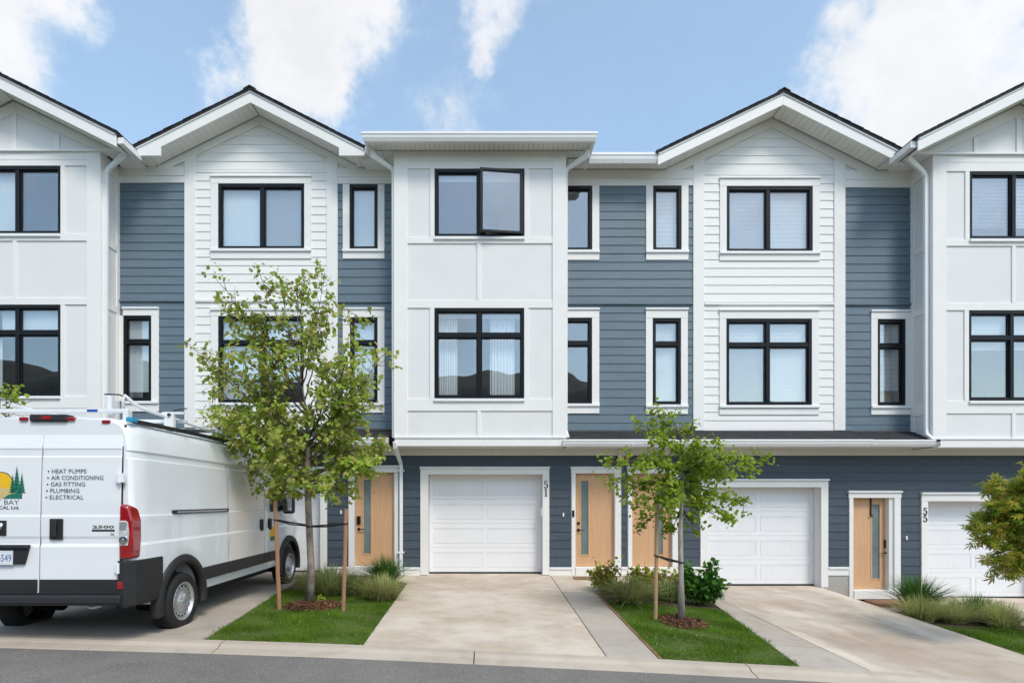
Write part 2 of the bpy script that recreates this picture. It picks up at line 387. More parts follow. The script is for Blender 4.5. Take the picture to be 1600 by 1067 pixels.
# rolled kerb, cast in lengths with open joints
KX = [-40, -20, -9.2, -6.15, -2.98, -.15, 2.92, 5.95, 9, 12, 25, 40]
kr = bpy.data.objects.new('kerb', None); COL.objects.link(kr); WL[kr.name] = Vector((0, 6.1, 0)); kr.location = (0, 6.1, 0); kr['kind'] = 'structure'
for a, c in zip(KX[:-1], KX[1:]):
    b = MB(); a += .006; c -= .006; n = max(2, int((c-a)/.8))
    prof = [(5.965, -.2), (5.965, -.052), (5.985, -.046), (6.12, -.030), (6.145, -.012), (6.17, .002), (6.285, .006), (6.296, -.002), (6.296, -.2)]
    for i in range(n+1):
        x = a+(c-a)*i/n
        for (y, z) in prof: b.v.append((x, y, _zc(x)+z))
    k = len(prof)
    for i in range(n):
        for j in range(k-1): b.f.append((i*k+j, i*k+j+1, i*k+k+j+1, i*k+k+j))
    b.f.append(tuple(range(k))); b.f.append(tuple(range(n*k+k-1, n*k-1, -1))); b.m = [0]*len(b.f)
    b.build('kerb_length', M['kerb'], kr)
# driveways, walks, lawns
eL1 = line((-3.24, 6.3), (-3.78, 11.1)); eR1 = line((-1.42, 6.3), (-1.62, 12))
patch('driveway', M['conc_grey'], lambda y: -6.6, lambda y: min(eL1(y), -3.05) if y < 11.3 else -3.3, 6.305, 12.25, 10, 16)
dw = patch('driveway', M['conc'], lambda y: eR1(y)+.004, lambda y: 1.345, 6.305, 10.2, 8, 10)
patch('driveway', M['conc'], lambda y: eR1(y)+.004 if y < 11 else -1.95, lambda y: 1.345, 10.212, 12.25, 8, 6)
for y0, y1 in ((6.305, 7.45), (7.462, 8.75), (8.762, 10.1), (10.112, 12.05)):
    patch('walkway', M['walk'] if y1 < 11 else M['conc'], lambda y: 1.36, lambda y: 1.95 if y < 10.3 else 4.15, y0, y1, 4, 3, .0)
patch('garden_edging', M['edging'], lambda y: 1.953, lambda y: 1.985, 6.305, 10.1, 1, 8, .012)
eL2 = lambda y: 1.99; eR2 = line((3.55, 6.3), (4.1, 10.4))
for y0, y1 in ((6.305, 7.2), (7.212, 9.3), (9.312, 10.9)):
    patch('walkway', M['walk'], lambda y: eR2(y)+.004, lambda y: 4.36, y0, y1, 3, 4)
patch('driveway', M['conc_old'], lambda y: 4.375, lambda y: 7.24-.25*max(0, 1-abs(y-11.6)/.5) if y > 20 else 7.24, 6.305, 12.25, 10, 16, 0, .34, zf=lambda x, y: G(min(x, 7.2), y))
patch('driveway', M['conc'], lambda y: 9.35, lambda y: 13, 6.305, 12.25, 6, 8)
patch('walkway', M['conc'], lambda y: 7.26, lambda y: 9.34, 10.6, 12.0, 4, 3, -.11, .1, zf=z3_)
# small concrete cheek at the foot of the step between the two levels
b = MB(); b.box(4.27, 4.47, 10.42, 11.7, -.3, -.09); tag(bevel(b.build('retaining_block', M['found']), .01), 'low concrete block beside the round dark shrub at a garage driveway', 'block')
lawn1 = patch('lawn', M['turf'], eL1, eR1, 6.305, 9.75, 8, 12, -.015, .2)
bed1 = patch('garden_bed', M['soil'], lambda y: eL1(y) if y < 11 else -3.2, lambda y: eR1(y)+(0 if y < 10.6 else -.33), 9.752, 11.95, 8, 8, -.02, .2)
lawn2 = patch('lawn', M['turf'], eL2, eR2, 6.305, 9.2, 8, 12, -.005, .2)
bed2 = patch('garden_bed', M['soil'], eL2, lambda y: min(eR2(y), 4.1), 9.202, 11.0, 8, 8, -.02, .2)
lawn3 = patch('lawn', M['turf'], lambda y: 7.26, lambda y: 9.33, 6.305, 9.3, 8, 12, -.02, .2, zf=lambda x, y: G(max(7.5, x), y))
bed3 = patch('garden_bed', M['soil'], lambda y: 7.26, lambda y: 9.33, 9.302, 10.6, 6, 5, -.02, .2, zf=lambda x, y: G(max(7.5, x), y))
patch('lawn', M['turf'], lambda y: -9.5, lambda y: -6.62, 6.305, 11.9, 6, 8, -.02, .2)

# ------------------------------------------------------------------ townhouses
YW, YB = 12.0, 11.4
def holes_wall(b, x0, x1, z0, z1, holes, y, back):
    """flat wall with rectangular openings, as a grid of blocks"""
    xs = sorted({x0, x1, *[h[0] for h in holes if x0 < h[0] < x1], *[h[1] for h in holes if x0 < h[1] < x1]})
    zs = sorted({z0, z1, *[h[2] for h in holes if z0 < h[2] < z1], *[h[3] for h in holes if z0 < h[3] < z1]})
    for i in range(len(xs)-1):
        run = None
        for j in range(len(zs)-1):
            cx, cz = (xs[i]+xs[i+1])/2, (zs[j]+zs[j+1])/2
            solid = not any(h[0] < cx < h[1] and h[2] < cz < h[3] for h in holes)
            if solid:
                if run is None: run = zs[j]
            if (not solid or j == len(zs)-2) and run is not None:
                b.box(xs[i], xs[i+1], y, back, run, zs[j+1] if solid else zs[j]); run = None
_bm = {}
def siding(wall, m, x0, x1, z0, z1, holes=(), y=YW, expo=.1833, clip=None, joints=()):
    z = z1; k = 0
    while z > z0+.03:
        zb = max(z0, z-expo); zt = z
        a, c = (x0, x1) if clip is None else (max(x0, clip(zb)[0]), min(x1, clip(zb)[1]))
        if c-a < .05: z = zb; continue
        hs = [h for h in holes if h[0] < c and h[1] > a and h[2] < zt-.004 and h[3] > zb+.004]
        T = lambda q: .0165-.0125*(q-zb)/expo
        cuts = sorted({a, c, *[h[0] for h in hs if a < h[0] < c], *[h[1] for h in hs if a < h[1] < c], *[j for j in joints if a < j < c and (k % 3 == 0)]})
        jt = {j for j in joints} if k % 3 == 0 else set()
        grp = []
        def flush():
            if not grp: return
            xa, xb = grp[0][0], grp[-1][1]
            simple = len(grp) == 1 and grp[0][2] == [(zb, zt)] and clip is None
            key = (round(xb-xa, 3), round(zt-zb, 3))
            if simple and key in _bm: me = _bm[key]
            else:
                b = MB(); cx, cz = (xa+xb)/2, (zb+zt)/2
                for (p, q, bands) in grp:
                    for (za, zc) in bands:
                        if clip is None: pa = pb = p; qa = qb = q
                        else:
                            pa, qa = max(p, clip(za)[0]), min(q, clip(za)[1]); pb, qb = max(p, clip(zc)[0]), min(q, clip(zc)[1])
                            if qb < pb: pb = qb = (pb+qb)/2
                        b.hexa([(pa-cx, -T(za), za-cz), (qa-cx, -T(za), za-cz), (qa-cx, .004, za-cz), (pa-cx, .004, za-cz),
                                (pb-cx, -T(zc), zc-cz), (qb-cx, -T(zc), zc-cz), (qb-cx, .004, zc-cz), (pb-cx, .004, zc-cz)])
                me = b.mesh('siding_board')
                if simple: _bm[key] = me
            o = link('siding_board', me, None, wall, ((xa+xb)/2, y, (zb+zt)/2))
            if not me.materials: me.materials.append(m)
            o.material_slots[0].link = 'OBJECT'; o.material_slots[0].material = m
            grp.clear()
        for p, q in zip(cuts[:-1], cuts[1:]):
            mid = (p+q)/2; bl = [(max(zb, h[2]), min(zt, h[3])) for h in hs if h[0] < mid < h[1]]
            bands = [(zb, zt)]
            for (s, e) in bl:
                nb = []
                for (u, w) in bands:
                    if s > u+.004: nb.append((u, min(w, s)))
                    if e < w-.004: nb.append((max(u, e), w))
                    if not (s < w and e > u): nb.append((u, w))
                bands = nb
            if p in jt: flush(); p += .002
            if not bands: flush()
            else: grp.append((p, q, bands))
        flush(); z = zb; k += 1
def H(px0, py0, px1, py1, P=12.0): return (X(px0, P), X(px1, P), Z(py1, P), Z(py0, P))
def window(unit, px0, py0, px1, py1, P, Y, cols=1, transom=None, dress='shade', opened=None, screen=None, mull=None):
    """black vinyl window: frame, mullions, panes, what hangs behind them and the room"""
    x0, x1, z0, z1 = H(px0, py0, px1, py1, P); fw = .062
    zt = Z((transom[0]+transom[1])/2, P) if transom else None
    xm = [x0+(x1-x0)*k/cols for k in range(1, cols)] if mull is None else [X(q, P) for q in mull]
    b = MB(); yf, yb = Y-.012, Y+.10
    b.box(x0, x0+fw, yf, yb, z0, z1); b.box(x1-fw, x1, yf, yb, z0, z1); b.box(x0+fw, x1-fw, yf, yb, z0, z0+fw); b.box(x0+fw, x1-fw, yf, yb, z1-fw*1.2, z1)
    for q in xm: b.box(q-.04, q+.04, yf+.004, yb-.004, z0+fw, z1-fw*1.2)
    xe = [x0+fw]+[v for q in xm for v in (q-.04, q+.04)]+[x1-fw]
    cells = [(xe[2*i], xe[2*i+1]) for i in range(len(xm)+1)]
    zr = [(z0+fw, z1-fw*1.2)]
    if zt:
        for (a, c) in cells: b.box(a, c, yf+.004, yb-.004, zt-.045, zt+.045)
        zr = [(z0+fw, zt-.045), (zt+.045, z1-fw*1.2)]
    w = bevel(b.build('window', M['black'], unit), .006, 1)
    n = 0
    for (a, c) in cells:
        for (d, e) in zr:
            if opened is not None and n == opened: n += 1; continue
            b = MB(); b.box(a-.004, c+.004, Y+.045, Y+.057, d-.004, e+.004); b.build('pane', M['glass'], w)
            s = MB(); t = .022                 # inner sash with a grey spacer look
            s.box(a, a+t, Y+.02, Y+.044, d, e); s.box(c-t, c, Y+.02, Y+.044, d, e); s.box(a+t, c-t, Y+.02, Y+.044, d, d+t); s.box(a+t, c-t, Y+.02, Y+.044, e-t, e)
            s.build('sash', M['black'], w); n += 1
    if opened is not None:                      # casement hinged at its top inner edge, swung out
        a, c = cells[-1]; d, e = zr[0]
        W = c-a+.05
        s = MB(); t = .055
        s.box(0, t, -.03, .03, d-.02, e+.02); s.box(W-t, W, -.03, .03, d-.02, e+.02); s.box(t, W-t, -.03, .03, d-.02, d-.02+t); s.box(t, W-t, -.03, .03, e+.02-t, e+.02)
        ang = R(7); ca, sa = math.cos(ang), math.sin(ang)
        def place(mb):
            mb.v = [(a-.03+W+ca*(v[0]-W)-sa*v[1], Y-.035+sa*(v[0]-W)+ca*v[1], v[2]) for v in mb.v]; return mb
        bevel(place(s).build('casement_sash', M['black'], w), .005, 1)
        g = MB(); g.box(t-.005, W-t+.005, -.006, .006, d-.02+t-.005, e+.02-t+.005); place(g).build('pane', M['glass'], w)
        r = MB(); r.box(a+.1, a+.5, Y-.06, Y-.04, d-.005, d+.01); r.build('stay', M['plastic'], w)
    if screen is not None:
        a, c = cells[screen]; d, e = zr[0]; q = MB(); q.box(a+.01, c-.01, Y+.064, Y+.067, d+.01, e-.01); q.build('insect_screen', M['screen'], w)
    # dressing
    def slab(nm, mt, a, c, d, e, y=Y+.125):
        q = MB(); q.box(a, c, y, y+.006, d, e); q.build(nm, mt, w)
    if dress == 'shade': slab('roller_shade', M['shade'], x0+.05, x1-.05, z0+.02, z1-.02)
    elif isinstance(dress, tuple) and dress[0] == 'shade':
        for (a, c, d) in dress[1:]: slab('roller_shade', M['shade'], x0+(x1-x0)*a+.02, x0+(x1-x0)*c-.02, z0+(z1-z0)*d, z1-.02)
    elif dress == 'curtain':
        q = MB()
        for (a, c) in ((.03, .25), (.62, .90)):
            k = 44; n0 = len(q.v)
            for i in range(k+1):
                x = x0+(x1-x0)*(a+(c-a)*i/k); yy = Y+.20+.03*math.sin(i*1.15)+.012*math.sin(i*2.7+1)
                q.v += [(x, yy, z0+.01), (x, yy, z1-.02)]
            for i in range(k): q.f.append((n0+2*i, n0+2*i+2, n0+2*i+3, n0+2*i+1)); q.m.append(0)
        q.build('curtain', M['curtain'], w, smooth=True)
        slab('roller_shade', M['shade'], x0+.05, x1-.05, z1-.17, z1-.02)
    elif isinstance(dress, tuple) and dress[0] == 'blind':
        q = MB(); low = z0+(z1-z0)*dress[1]; zz = z1-.03
        tl = dress[2] if len(dress) > 2 else .9
        while zz > low:
            q.hexa([(x0+.05, Y+.12, zz-.019*tl), (x1-.05, Y+.12, zz-.019*tl), (x1-.05, Y+.12+.02, zz+.012*tl-.001), (x0+.05, Y+.12+.02, zz+.012*tl-.001),
                    (x0+.05, Y+.12, zz-.016*tl), (x1-.05, Y+.12, zz-.016*tl), (x1-.05, Y+.12+.02, zz+.015*tl), (x0+.05, Y+.12+.02, zz+.015*tl)]); zz -= .0285
        q.build('slat_blind', M['blindw'], w)
        if len(dress) > 3:                      # something stands on the inner sill
            q = MB(); xa = x0+(x1-x0)*.35; q.box(xa, xa+(x1-x0)*.42, Y+.22, Y+.3, z0+.02, z0+.36); q.build('picture', M['wood'], w)
    # the room behind
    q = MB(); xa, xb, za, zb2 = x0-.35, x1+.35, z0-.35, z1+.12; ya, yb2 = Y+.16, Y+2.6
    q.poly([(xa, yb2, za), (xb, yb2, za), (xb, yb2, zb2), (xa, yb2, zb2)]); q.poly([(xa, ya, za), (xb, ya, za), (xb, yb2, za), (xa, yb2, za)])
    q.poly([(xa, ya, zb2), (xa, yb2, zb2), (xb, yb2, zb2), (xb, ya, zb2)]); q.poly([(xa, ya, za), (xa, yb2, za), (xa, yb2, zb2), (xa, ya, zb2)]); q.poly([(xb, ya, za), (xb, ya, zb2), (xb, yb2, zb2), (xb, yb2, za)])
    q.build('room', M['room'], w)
    return w
def trim_window(unit, px0, px1, pytop, px_in0, py_in0, px_in1, py_in1, pybot, P=12.0, Y=YW, left=True, head=True):
    T = .032
    if left: pbox('trim_board', M['white'], unit, px0, py_in0, px_in0, py_in1, P, Y-T, Y+.01, .003)
    pbox('trim_board', M['white'], unit, px_in1, py_in0, px1, py_in1, P, Y-T, Y+.01, .003)
    xa = px0 if left else px_in0
    if head:
        pbox('head_trim', M['white'], unit, xa, pytop+3, px1, py_in0-.02, P, Y-T-.003, Y+.01, .003)
        pbox('drip_cap', M['gutter'], unit, xa-.6, pytop, px1+.6, pytop+2.9, P, Y-T-.03, Y+.01, .004)
    pbox('sill', M['gutter'], unit, xa-.3, py_in1+.02, px1+.3, py_in1+4.2, P, Y-T-.035, Y+.01, .005)
    pbox('apron', M['white'], unit, xa, py_in1+4.25, px1, pybot, P, Y-T-.001, Y+.01, .003)
def downspout(unit, pts, w=.04, d=.03):
    b = MB(); b.tube(pts, .04, sq=(w, d)); o = b.build('downspout', M['gutter'], unit); bevel(o, .008, 2)
    for f in (.4, .8):
        z = pts[-1][2]+(pts[-3 if len(pts) > 4 else -2][2]-pts[-1][2])*f
    return o
def gutter(unit, x0, x1, ztop, h, yfront, depth=.11, name='gutter'):
    b = MB(); o = .006
    out = [(yfront, ztop), (yfront, ztop-.25*h), (yfront+.012, ztop-.30*h), (yfront+.02, ztop-.62*h), (yfront+.05, ztop-h), (yfront+depth, ztop-h), (yfront+depth, ztop)]
    inn = [(yfront+depth-o, ztop), (yfront+depth-o, ztop-h+o), (yfront+.055, ztop-h+o), (yfront+.026, ztop-.6*h), (yfront+.012, ztop-.25*h), (yfront+.01, ztop)]
    b.extx(out[:5]+[(yfront+depth, ztop-h), (yfront+depth, ztop), *inn[:]], x0, x1)
    b.box(x0, x0+.004, yfront+.012, yfront+depth-.002, ztop-h*.95, ztop-.002); b.box(x1-.004, x1, yfront+.012, yfront+depth-.002, ztop-h*.95, ztop-.002)
    return b.build(name, M['gutter'], unit)
def soffit(unit, x0, x1, z, y0, y1, pitch=.1, tilt=None):
    """vented soffit: narrow panels with open grooves under a flat or sloping eave; tilt(x) gives the height"""
    b = MB(); zf = tilt or (lambda x: z)
    x = x0
    while x < x1-.01:
        xe = min(x1, x+pitch-.007)
        b.hexa([(x, y0, zf(x)), (xe, y0, zf(xe)), (xe, y1, zf(xe)), (x, y1, zf(x)), (x, y0, zf(x)+.012), (xe, y0, zf(xe)+.012), (xe, y1, zf(xe)+.012), (x, y1, zf(x)+.012)])
        x += pitch
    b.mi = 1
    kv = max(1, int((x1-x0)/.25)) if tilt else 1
    for i in range(kv):  # dark strip near the wall: vent line and J-channel shadow put into colour
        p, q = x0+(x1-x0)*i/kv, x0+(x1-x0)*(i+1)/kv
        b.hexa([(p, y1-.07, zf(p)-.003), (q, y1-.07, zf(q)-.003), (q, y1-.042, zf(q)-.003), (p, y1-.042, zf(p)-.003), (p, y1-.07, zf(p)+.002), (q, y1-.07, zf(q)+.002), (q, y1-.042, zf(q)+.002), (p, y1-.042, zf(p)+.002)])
    k = max(1, int((x1-x0)/.1)) if tilt else 1
    xsr = sorted({x0, x1, *[x0+(x1-x0)*i/k for i in range(k+1)]})
    for p, q in zip(xsr[:-1], xsr[1:]):
        b.hexa([(p, y0, zf(p)+.0125), (q, y0, zf(q)+.0125), (q, y1, zf(q)+.0125), (p, y1, zf(p)+.0125), (p, y0, zf(p)+.03), (q, y0, zf(q)+.03), (q, y1, zf(q)+.03), (p, y1, zf(p)+.03)])
    return b.build('soffit', [M['soffit'], M['soffit_gap_and_shadow']], unit)
def shingle_slope(unit, p0, p1, p2, rows, name='shingle_course'):
    """courses of tabs on the parallelogram p0 (eave start) - p1 (eave end) - p2 (ridge above p0); joined per roof"""
    p0, p1, p2 = Vector(p0), Vector(p1), Vector(p2); u = (p1-p0); n = u.cross(p2-p0).normalized()
    if n.z < 0: n = -n
    Lu = u.length; u.normalize(); v = (p2-p0); Lv = v.length; v.normalize(); b = MB(); e = Lv/rows
    for r in range(rows):
        x = -random.random()*.3
        while x < Lu:
            wd = .3+random.random()*.04; a, c = max(0, x), min(Lu, x+wd-.006); x += wd
            if c-a < .02: continue
            t = .008+random.random()*.006; lo = p0+v*(e*r-.01); hi = p0+v*(e*(r+1)+.02)
            b.hexa([lo+u*a, lo+u*c, hi+u*c, hi+u*a, lo+u*a+n*(t+.012), lo+u*c+n*(t+.012), hi+u*c+n*.006, hi+u*a+n*.006])
    return tag(b.build(name, M['shingle'], unit), kind='stuff')
def gable_roof(unit, P, yback, xl, xp, xr, pyl, pyp, pyr, fh=.215, ret=False, yw=None, flat=-9):
    """rakes: fascia bottom line through (xl,pyl) (xp,pyp) (xr,pyr) on plane P, roof deck and shingles above"""
    XL, XP, XR = X(xl, P), X(xp, P), X(xr, P); zl, zp, zr = Z(pyl, P), Z(pyp, P), Z(pyr, P)
    T = .035
    for (xa, za, sgn) in ((XL, zl, -1), (XR, zr, 1)):
        b = MB()
        pts = [(xa, za), (XP, zp), (XP, zp+fh), (xa, za+fh)]
        if ret:
            sl = (zp-za)/(XP-xa); w = .54*(-sgn)*1.0
            zb = Z(ret, P); pts = [(xa, zb), (xa+w, zb), (xa+w, za+sl*w), (XP, zp), (XP, zp+fh), (xa, za+fh)]
        b.prism(pts, P, P+T); bevel(b.build('fascia', M['white'], unit), .004, 1)
        # drip metal and roof deck
        b = MB(); b.prism([(xa-.02*-sgn*-1, za+fh), (XP, zp+fh), (XP, zp+fh+.02), (xa, za+fh+.02)], P-.02, P+T); b.build('drip_edge', M['gutter'], unit)
        b = MB(); o = sgn*.03
        b.prism([(xa+o, za+fh+.021-.015), (XP, zp+fh+.021), (XP, zp+fh+.075), (xa+o, za+fh+.06)], P-.03, yback); rf = b.build('roof', M['shingle'], unit)
        sl = Vector((XP-xa, 0, zp-za)).length
        # shingle tabs along the rake, stepping up the slope
        q = MB(); n = int(sl/.145); d = Vector((XP-xa, 0, zp-za)).normalized(); nn = Vector((-d.z, 0, d.x)); nn = nn if nn.z > 0 else -nn
        base = Vector((xa+o, 0, za+fh+.058))
        for i in range(n):
            s0, s1 = sl*i/n-.015, min(sl*(i+1)/n+.04, sl+.01)
            a0, a1 = base+d*s0, base+d*s1; t = .004+.004*random.random(); yf = P-.04-random.random()*.012
            q.hexa([(a0.x, yf, a0.z), (a1.x, yf, a1.z), (a1.x, yf+1.2, a1.z), (a0.x, yf+1.2, a0.z),
                    *[(p.x+nn.x*tt, y, p.z+nn.z*tt) for (p, tt, y) in ((a0, t+.010, yf), (a1, .008, yf), (a1, .008, yf+1.2), (a0, t+.010, yf+1.2))]])
        tag(q.build('shingle_edge', M['shingle'], rf), kind='stuff')
    b = MB()                                     # ridge cap shingles
    for i in range(10):
        y = P-.05+i*.2
        b.prism([(XP-.13, zp+fh+.03), (XP, zp+fh+.10+.01*(i % 2)), (XP+.13, zp+fh+.03), (XP+.13, zp+fh+.05), (XP, zp+fh+.125+.01*(i % 2)), (XP-.13, zp+fh+.05)], y, y+.22)
    tag(b.build('ridge_cap', M['shingle'], unit), kind='stuff')
    # soffit boards up the two slopes
    if yw:
        for (xa, za) in ((XL, zl), (XR, zr)):
            x0, x1 = (xa, XP) if xa < XP else (XP, xa)
            sl = (zp-za)/(XP-xa)
            soffit(unit, x0+.01, x1-.01, 0, P+T, yw, .115, tilt=lambda x: max(flat, zp+sl*(x-XP)+.035))
    return XL, XP, XR, zl, zp, zr
SLB = lambda n, a: None
def garage(unit, pxo0, pytop, pxo1, pxi0, pyi, pxi1, pybot, zg):
    """white trim, jambs and a sectional door with eight beaded panels"""
    P = 12.0; T = .04
    zb = zg+.01
    x0, x1 = X(pxi0, P), X(pxi1, P); zt = Z(pyi, P)
    for a, c in ((X(pxo0, P), x0), (x1, X(pxo1, P))):
        b = MB(); b.box(a, c, YW-T, YW+.02, zb, zt); bevel(b.build('garage_trim', M['white'], unit), .004, 1)
    b = MB(); b.box(X(pxo0, P), X(pxo1, P), YW-T-.002, YW+.02, zt+.001, Z(pytop+3, P)); bevel(b.build('head_trim', M['white'], unit), .004, 1)
    b = MB(); b.box(X(pxo0, P)-.012, X(pxo1, P)+.012, YW-T-.035, YW+.01, Z(pytop+2.95, P), Z(pytop, P)); bevel(b.build('drip_cap', M['gutter'], unit), .004, 1)
    b = MB(); b.box(x0-.02, x0-.003, YW+.021, YW+.3, zb, zt); b.box(x1+.003, x1+.02, YW+.021, YW+.3, zb, zt); b.box(x0-.02, x1+.02, YW+.021, YW+.3, zt+.002, zt+.02); b.build('jamb', M['white'], unit)
    yd = YW+.235; h = (zt-zb-.03)/4
    b = MB(); b.box(x0, x1, yd+.012, yd+.05, zb+.02, zt); d = b.build('garage_door', M['garage'], unit)
    b = MB(); b.box(x0+.004, x1-.004, yd-.004, yd+.04, zb-.012, zb+.022); b.build('weather_seal', M['strap'], d)
    secs = {}
    W = x1-x0
    for i in range(4):
        z0 = zb+.025+i*h
        b = MB(); b.box(-W/2+.002, W/2-.002, 0, .012, .003, h-.003)
        o = b.build('door_section', M['garage'], d, origin=(0, 0, 0)) if False else None
        b = MB(); x = x0+.002
        # stiles and rails of the section, standing round two sunk panels
        yd += .0055; pw = (W-.3)/2; pa = x0+.10; pb = x1-.10-pw; m1, m2 = h*.17, h*.80
        b.box(x0+.002, x1-.002, yd, yd+.0068, z0+.003, z0+m1); b.box(x0+.002, x1-.002, yd, yd+.0068, z0+m2, z0+h-.003)
        b.box(x0+.002, pa, yd, yd+.0068, z0+m1, z0+m2); b.box(pa+pw, pb, yd, yd+.0068, z0+m1, z0+m2); b.box(pb+pw, x1-.002, yd, yd+.0068, z0+m1, z0+m2)
        bevel(b.build('door_section', M['garage'], d), .003, 1)
        for p in (pa, pb):
            b = MB(); n = 16; s = (pw-.05)/n
            for k in range(n): b.box(p+.025+k*s+.0015, p+.025+(k+1)*s-.0015, yd+.0035, yd+.0065, z0+m1+.022, z0+m2-.022)
            for (a, c, e, f) in ((p+.008, p+pw-.008, z0+m1+.008, z0+m1+.02), (p+.008, p+pw-.008, z0+m2-.02, z0+m2-.008), (p+.008, p+.02, z0+m1+.02, z0+m2-.02), (p+pw-.02, p+pw-.008, z0+m1+.02, z0+m2-.02)):
                b.box(a, c, yd+.0003, yd+.0065, e, f)
            b.build('door_panel', M['garage'], d)
        yd -= .0055
    return (X(pxi0, P), X(pxi1, P), zb-.4, zt)
def entry(unit, pxo0, pytop, pxo1, pxd0, pyd, pxd1, pydb, pybot, glass, handle_left=True, kind='lever', recess=.07):
    """front door with trim, glass strip, lock and lever"""
    P = 12.0; T = .035
    for a, c in ((pxo0, pxd0), (pxd1, pxo1)):
        pbox('door_trim', M['white'], unit, a, pyd, c, pybot, P, YW-T, YW+.02, .003)
    pbox('head_trim', M['white'], unit, pxo0-1, pytop+3, pxo1+1, pyd-.03, P, YW-T-.002, YW+.02, .003)
    pbox('drip_cap', M['gutter'], unit, pxo0-2, pytop, pxo1+2, pytop+2.95, P, YW-T-.03, YW+.02, .004)
    pbox('threshold', M['white'], unit, pxd0, pydb, pxd1, pybot, P, YW-.06, YW+.2, .006)
    x0, x1, z0, z1 = H(pxd0, pyd, pxd1, pydb, P); yd = YW+recess
    b = MB(); b.box(x0-.012, x0-.001, YW+.021, yd+.1, z0, z1); b.box(x1+.001, x1+.012, YW+.021, yd+.1, z0, z1); b.box(x0, x1, YW+.021, yd+.1, z1+.001, z1+.012); b.build('jamb', M['white'], unit)
    gx0, gx1, gz0, gz1 = H(glass[0], glass[1], glass[2], glass[3], P)
    b = MB(); holes_wall(b, x0+.004, x1-.004, z0+.006, z1-.004, [(gx0, gx1, gz0, gz1)], yd, yd+.045); d = b.build('front_door', M['wood'], unit)
    b = MB(); t = .028
    b.box(gx0-t, gx0, yd-.009, yd+.01, gz0-t, gz1+t); b.box(gx1, gx1+t, yd-.009, yd+.01, gz0-t, gz1+t); b.box(gx0, gx1, yd-.009, yd+.01, gz0-t, gz0); b.box(gx0, gx1, yd-.009, yd+.01, gz1, gz1+t)
    bevel(b.build('glass_frame', M['wood'], d), .003, 1)
    b = MB(); b.box(gx0, gx1, yd+.012, yd+.024, gz0, gz1); b.build('glass_strip', M['frost'], d)
    hx = x0+.075 if handle_left else x1-.085; s = 1 if handle_left else -1; hz = z0+.80
    b = MB(); b.cyl((hx, yd, hz), (0, -1, 0), .032, .012, 20); b.cyl((hx, yd-.012, hz), (0, -1, 0), .013, .04, 12)
    b.tube([(hx, yd-.05, hz), (hx+s*.04, yd-.055, hz), (hx+s*.135, yd-.052, hz-.004)], [.013, .011, .009], 10); b.build('lever_handle', M['iron'], d)
    b = MB()
    if kind == 'keypad': b.box(hx-.042, hx+.042, yd-.03, yd, hz+.10, hz+.28)
    else: b.cyl((hx, yd, hz+.145), (0, -1, 0), .036, .02, 20, .030)
    bevel(b.build('lock', M['iron'], d), .008, 2)
    b = MB(); b.cyl(((x0+x1)/2-.02, yd, z1-.44), (0, -1, 0), .011, .004, 12); b.build('peephole', M['iron'], d)
    for zz in (z0+.25, (z0+z1)/2, z1-.25):
        b = MB(); xx = x1-.001 if handle_left else x0+.001; b.cyl((xx, yd-.006, zz-.05), (0, 0, 1), .006, .1, 8); b.build('hinge', M['iron'], d)
    return (x0-.012, x1+.012, z0-.3, z1+.012)

DIG = {   # slab-serif house numbers: strokes in a 1 x 1.6 box, with half widths
 '5': [([(.18, 1.55), (.85, 1.52)], [.11, .11]), ([(.2, 1.55), (.17, .95)], [.06, .06]), ([(.17, .95), (.35, 1.03), (.6, 1.0), (.8, .82), (.86, .55), (.78, .25), (.55, .06), (.3, .07), (.12, .25)], [.05, .07, .09, .12, .13, .12, .09, .07, .05]), ([(.1, .27), (.2, .36)], [.12, .12])],
 '1': [([(.5, 1.58), (.5, .05)], [.125, .125]), ([(.2, 1.36), (.5, 1.54)], [.05, .08]), ([(.2, .05), (.8, .05)], [.06, .06])],
 '3': [([(.15, 1.3), (.3, 1.52), (.55, 1.54), (.75, 1.38), (.75, 1.08), (.55, .9), (.4, .87)], [.1, .07, .08, .11, .11, .07, .05]), ([(.45, .87), (.7, .8), (.85, .55), (.78, .25), (.55, .06), (.3, .07), (.12, .27)], [.05, .08, .13, .13, .09, .07, .11])]}
def number(unit, s, px, py0, py1, P=12.0, Y=YW-.041):
    n = len(s); h = (Z(py0, P)-Z(py1, P))/n
    b = MB()
    for i, ch in enumerate(s):
        sc = h*.90/1.6; ox = X(px, P)-.5*sc; oz = Z(py0, P)-(i+1)*h+.05*h
        for pts, wd in DIG[ch]:
            for j in range(len(pts)-1):
                (ax, az), (bx_, bz) = pts[j], pts[j+1]; d = Vector((bx_-ax, bz-az)); d.normalize(); nx, nz = -d.y, d.x
                q = [(ax+nx*wd[j], az+nz*wd[j]), (bx_+nx*wd[j+1], bz+nz*wd[j+1]), (bx_-nx*wd[j+1], bz-nz*wd[j+1]), (ax-nx*wd[j], az-nz*wd[j])]
                b.prism([(ox+u*sc, oz+w*sc) for u, w in q], Y-.008-.0004*j, Y+.001)
    b.build('house_number', M['iron'], unit)
def small(unit, name, m, px0, py0, px1, py1, d=.02, bev=.005, Y=None):
    pbox(name, m, unit, px0, py0, px1, py1, 12.0, (YW-.017 if Y is None else Y)-d, YW+.01, bev)

def blank_roof(unit, x0, x1, z, yf):
    b = MB(); b.extx([(yf, z), (yf, z+.05), (17, z+.05+(17-yf)*.42), (22, z), ], x0, x1); b.build('main_roof', M['shingle'], unit)

ROW = 'townhouses joined in one row'
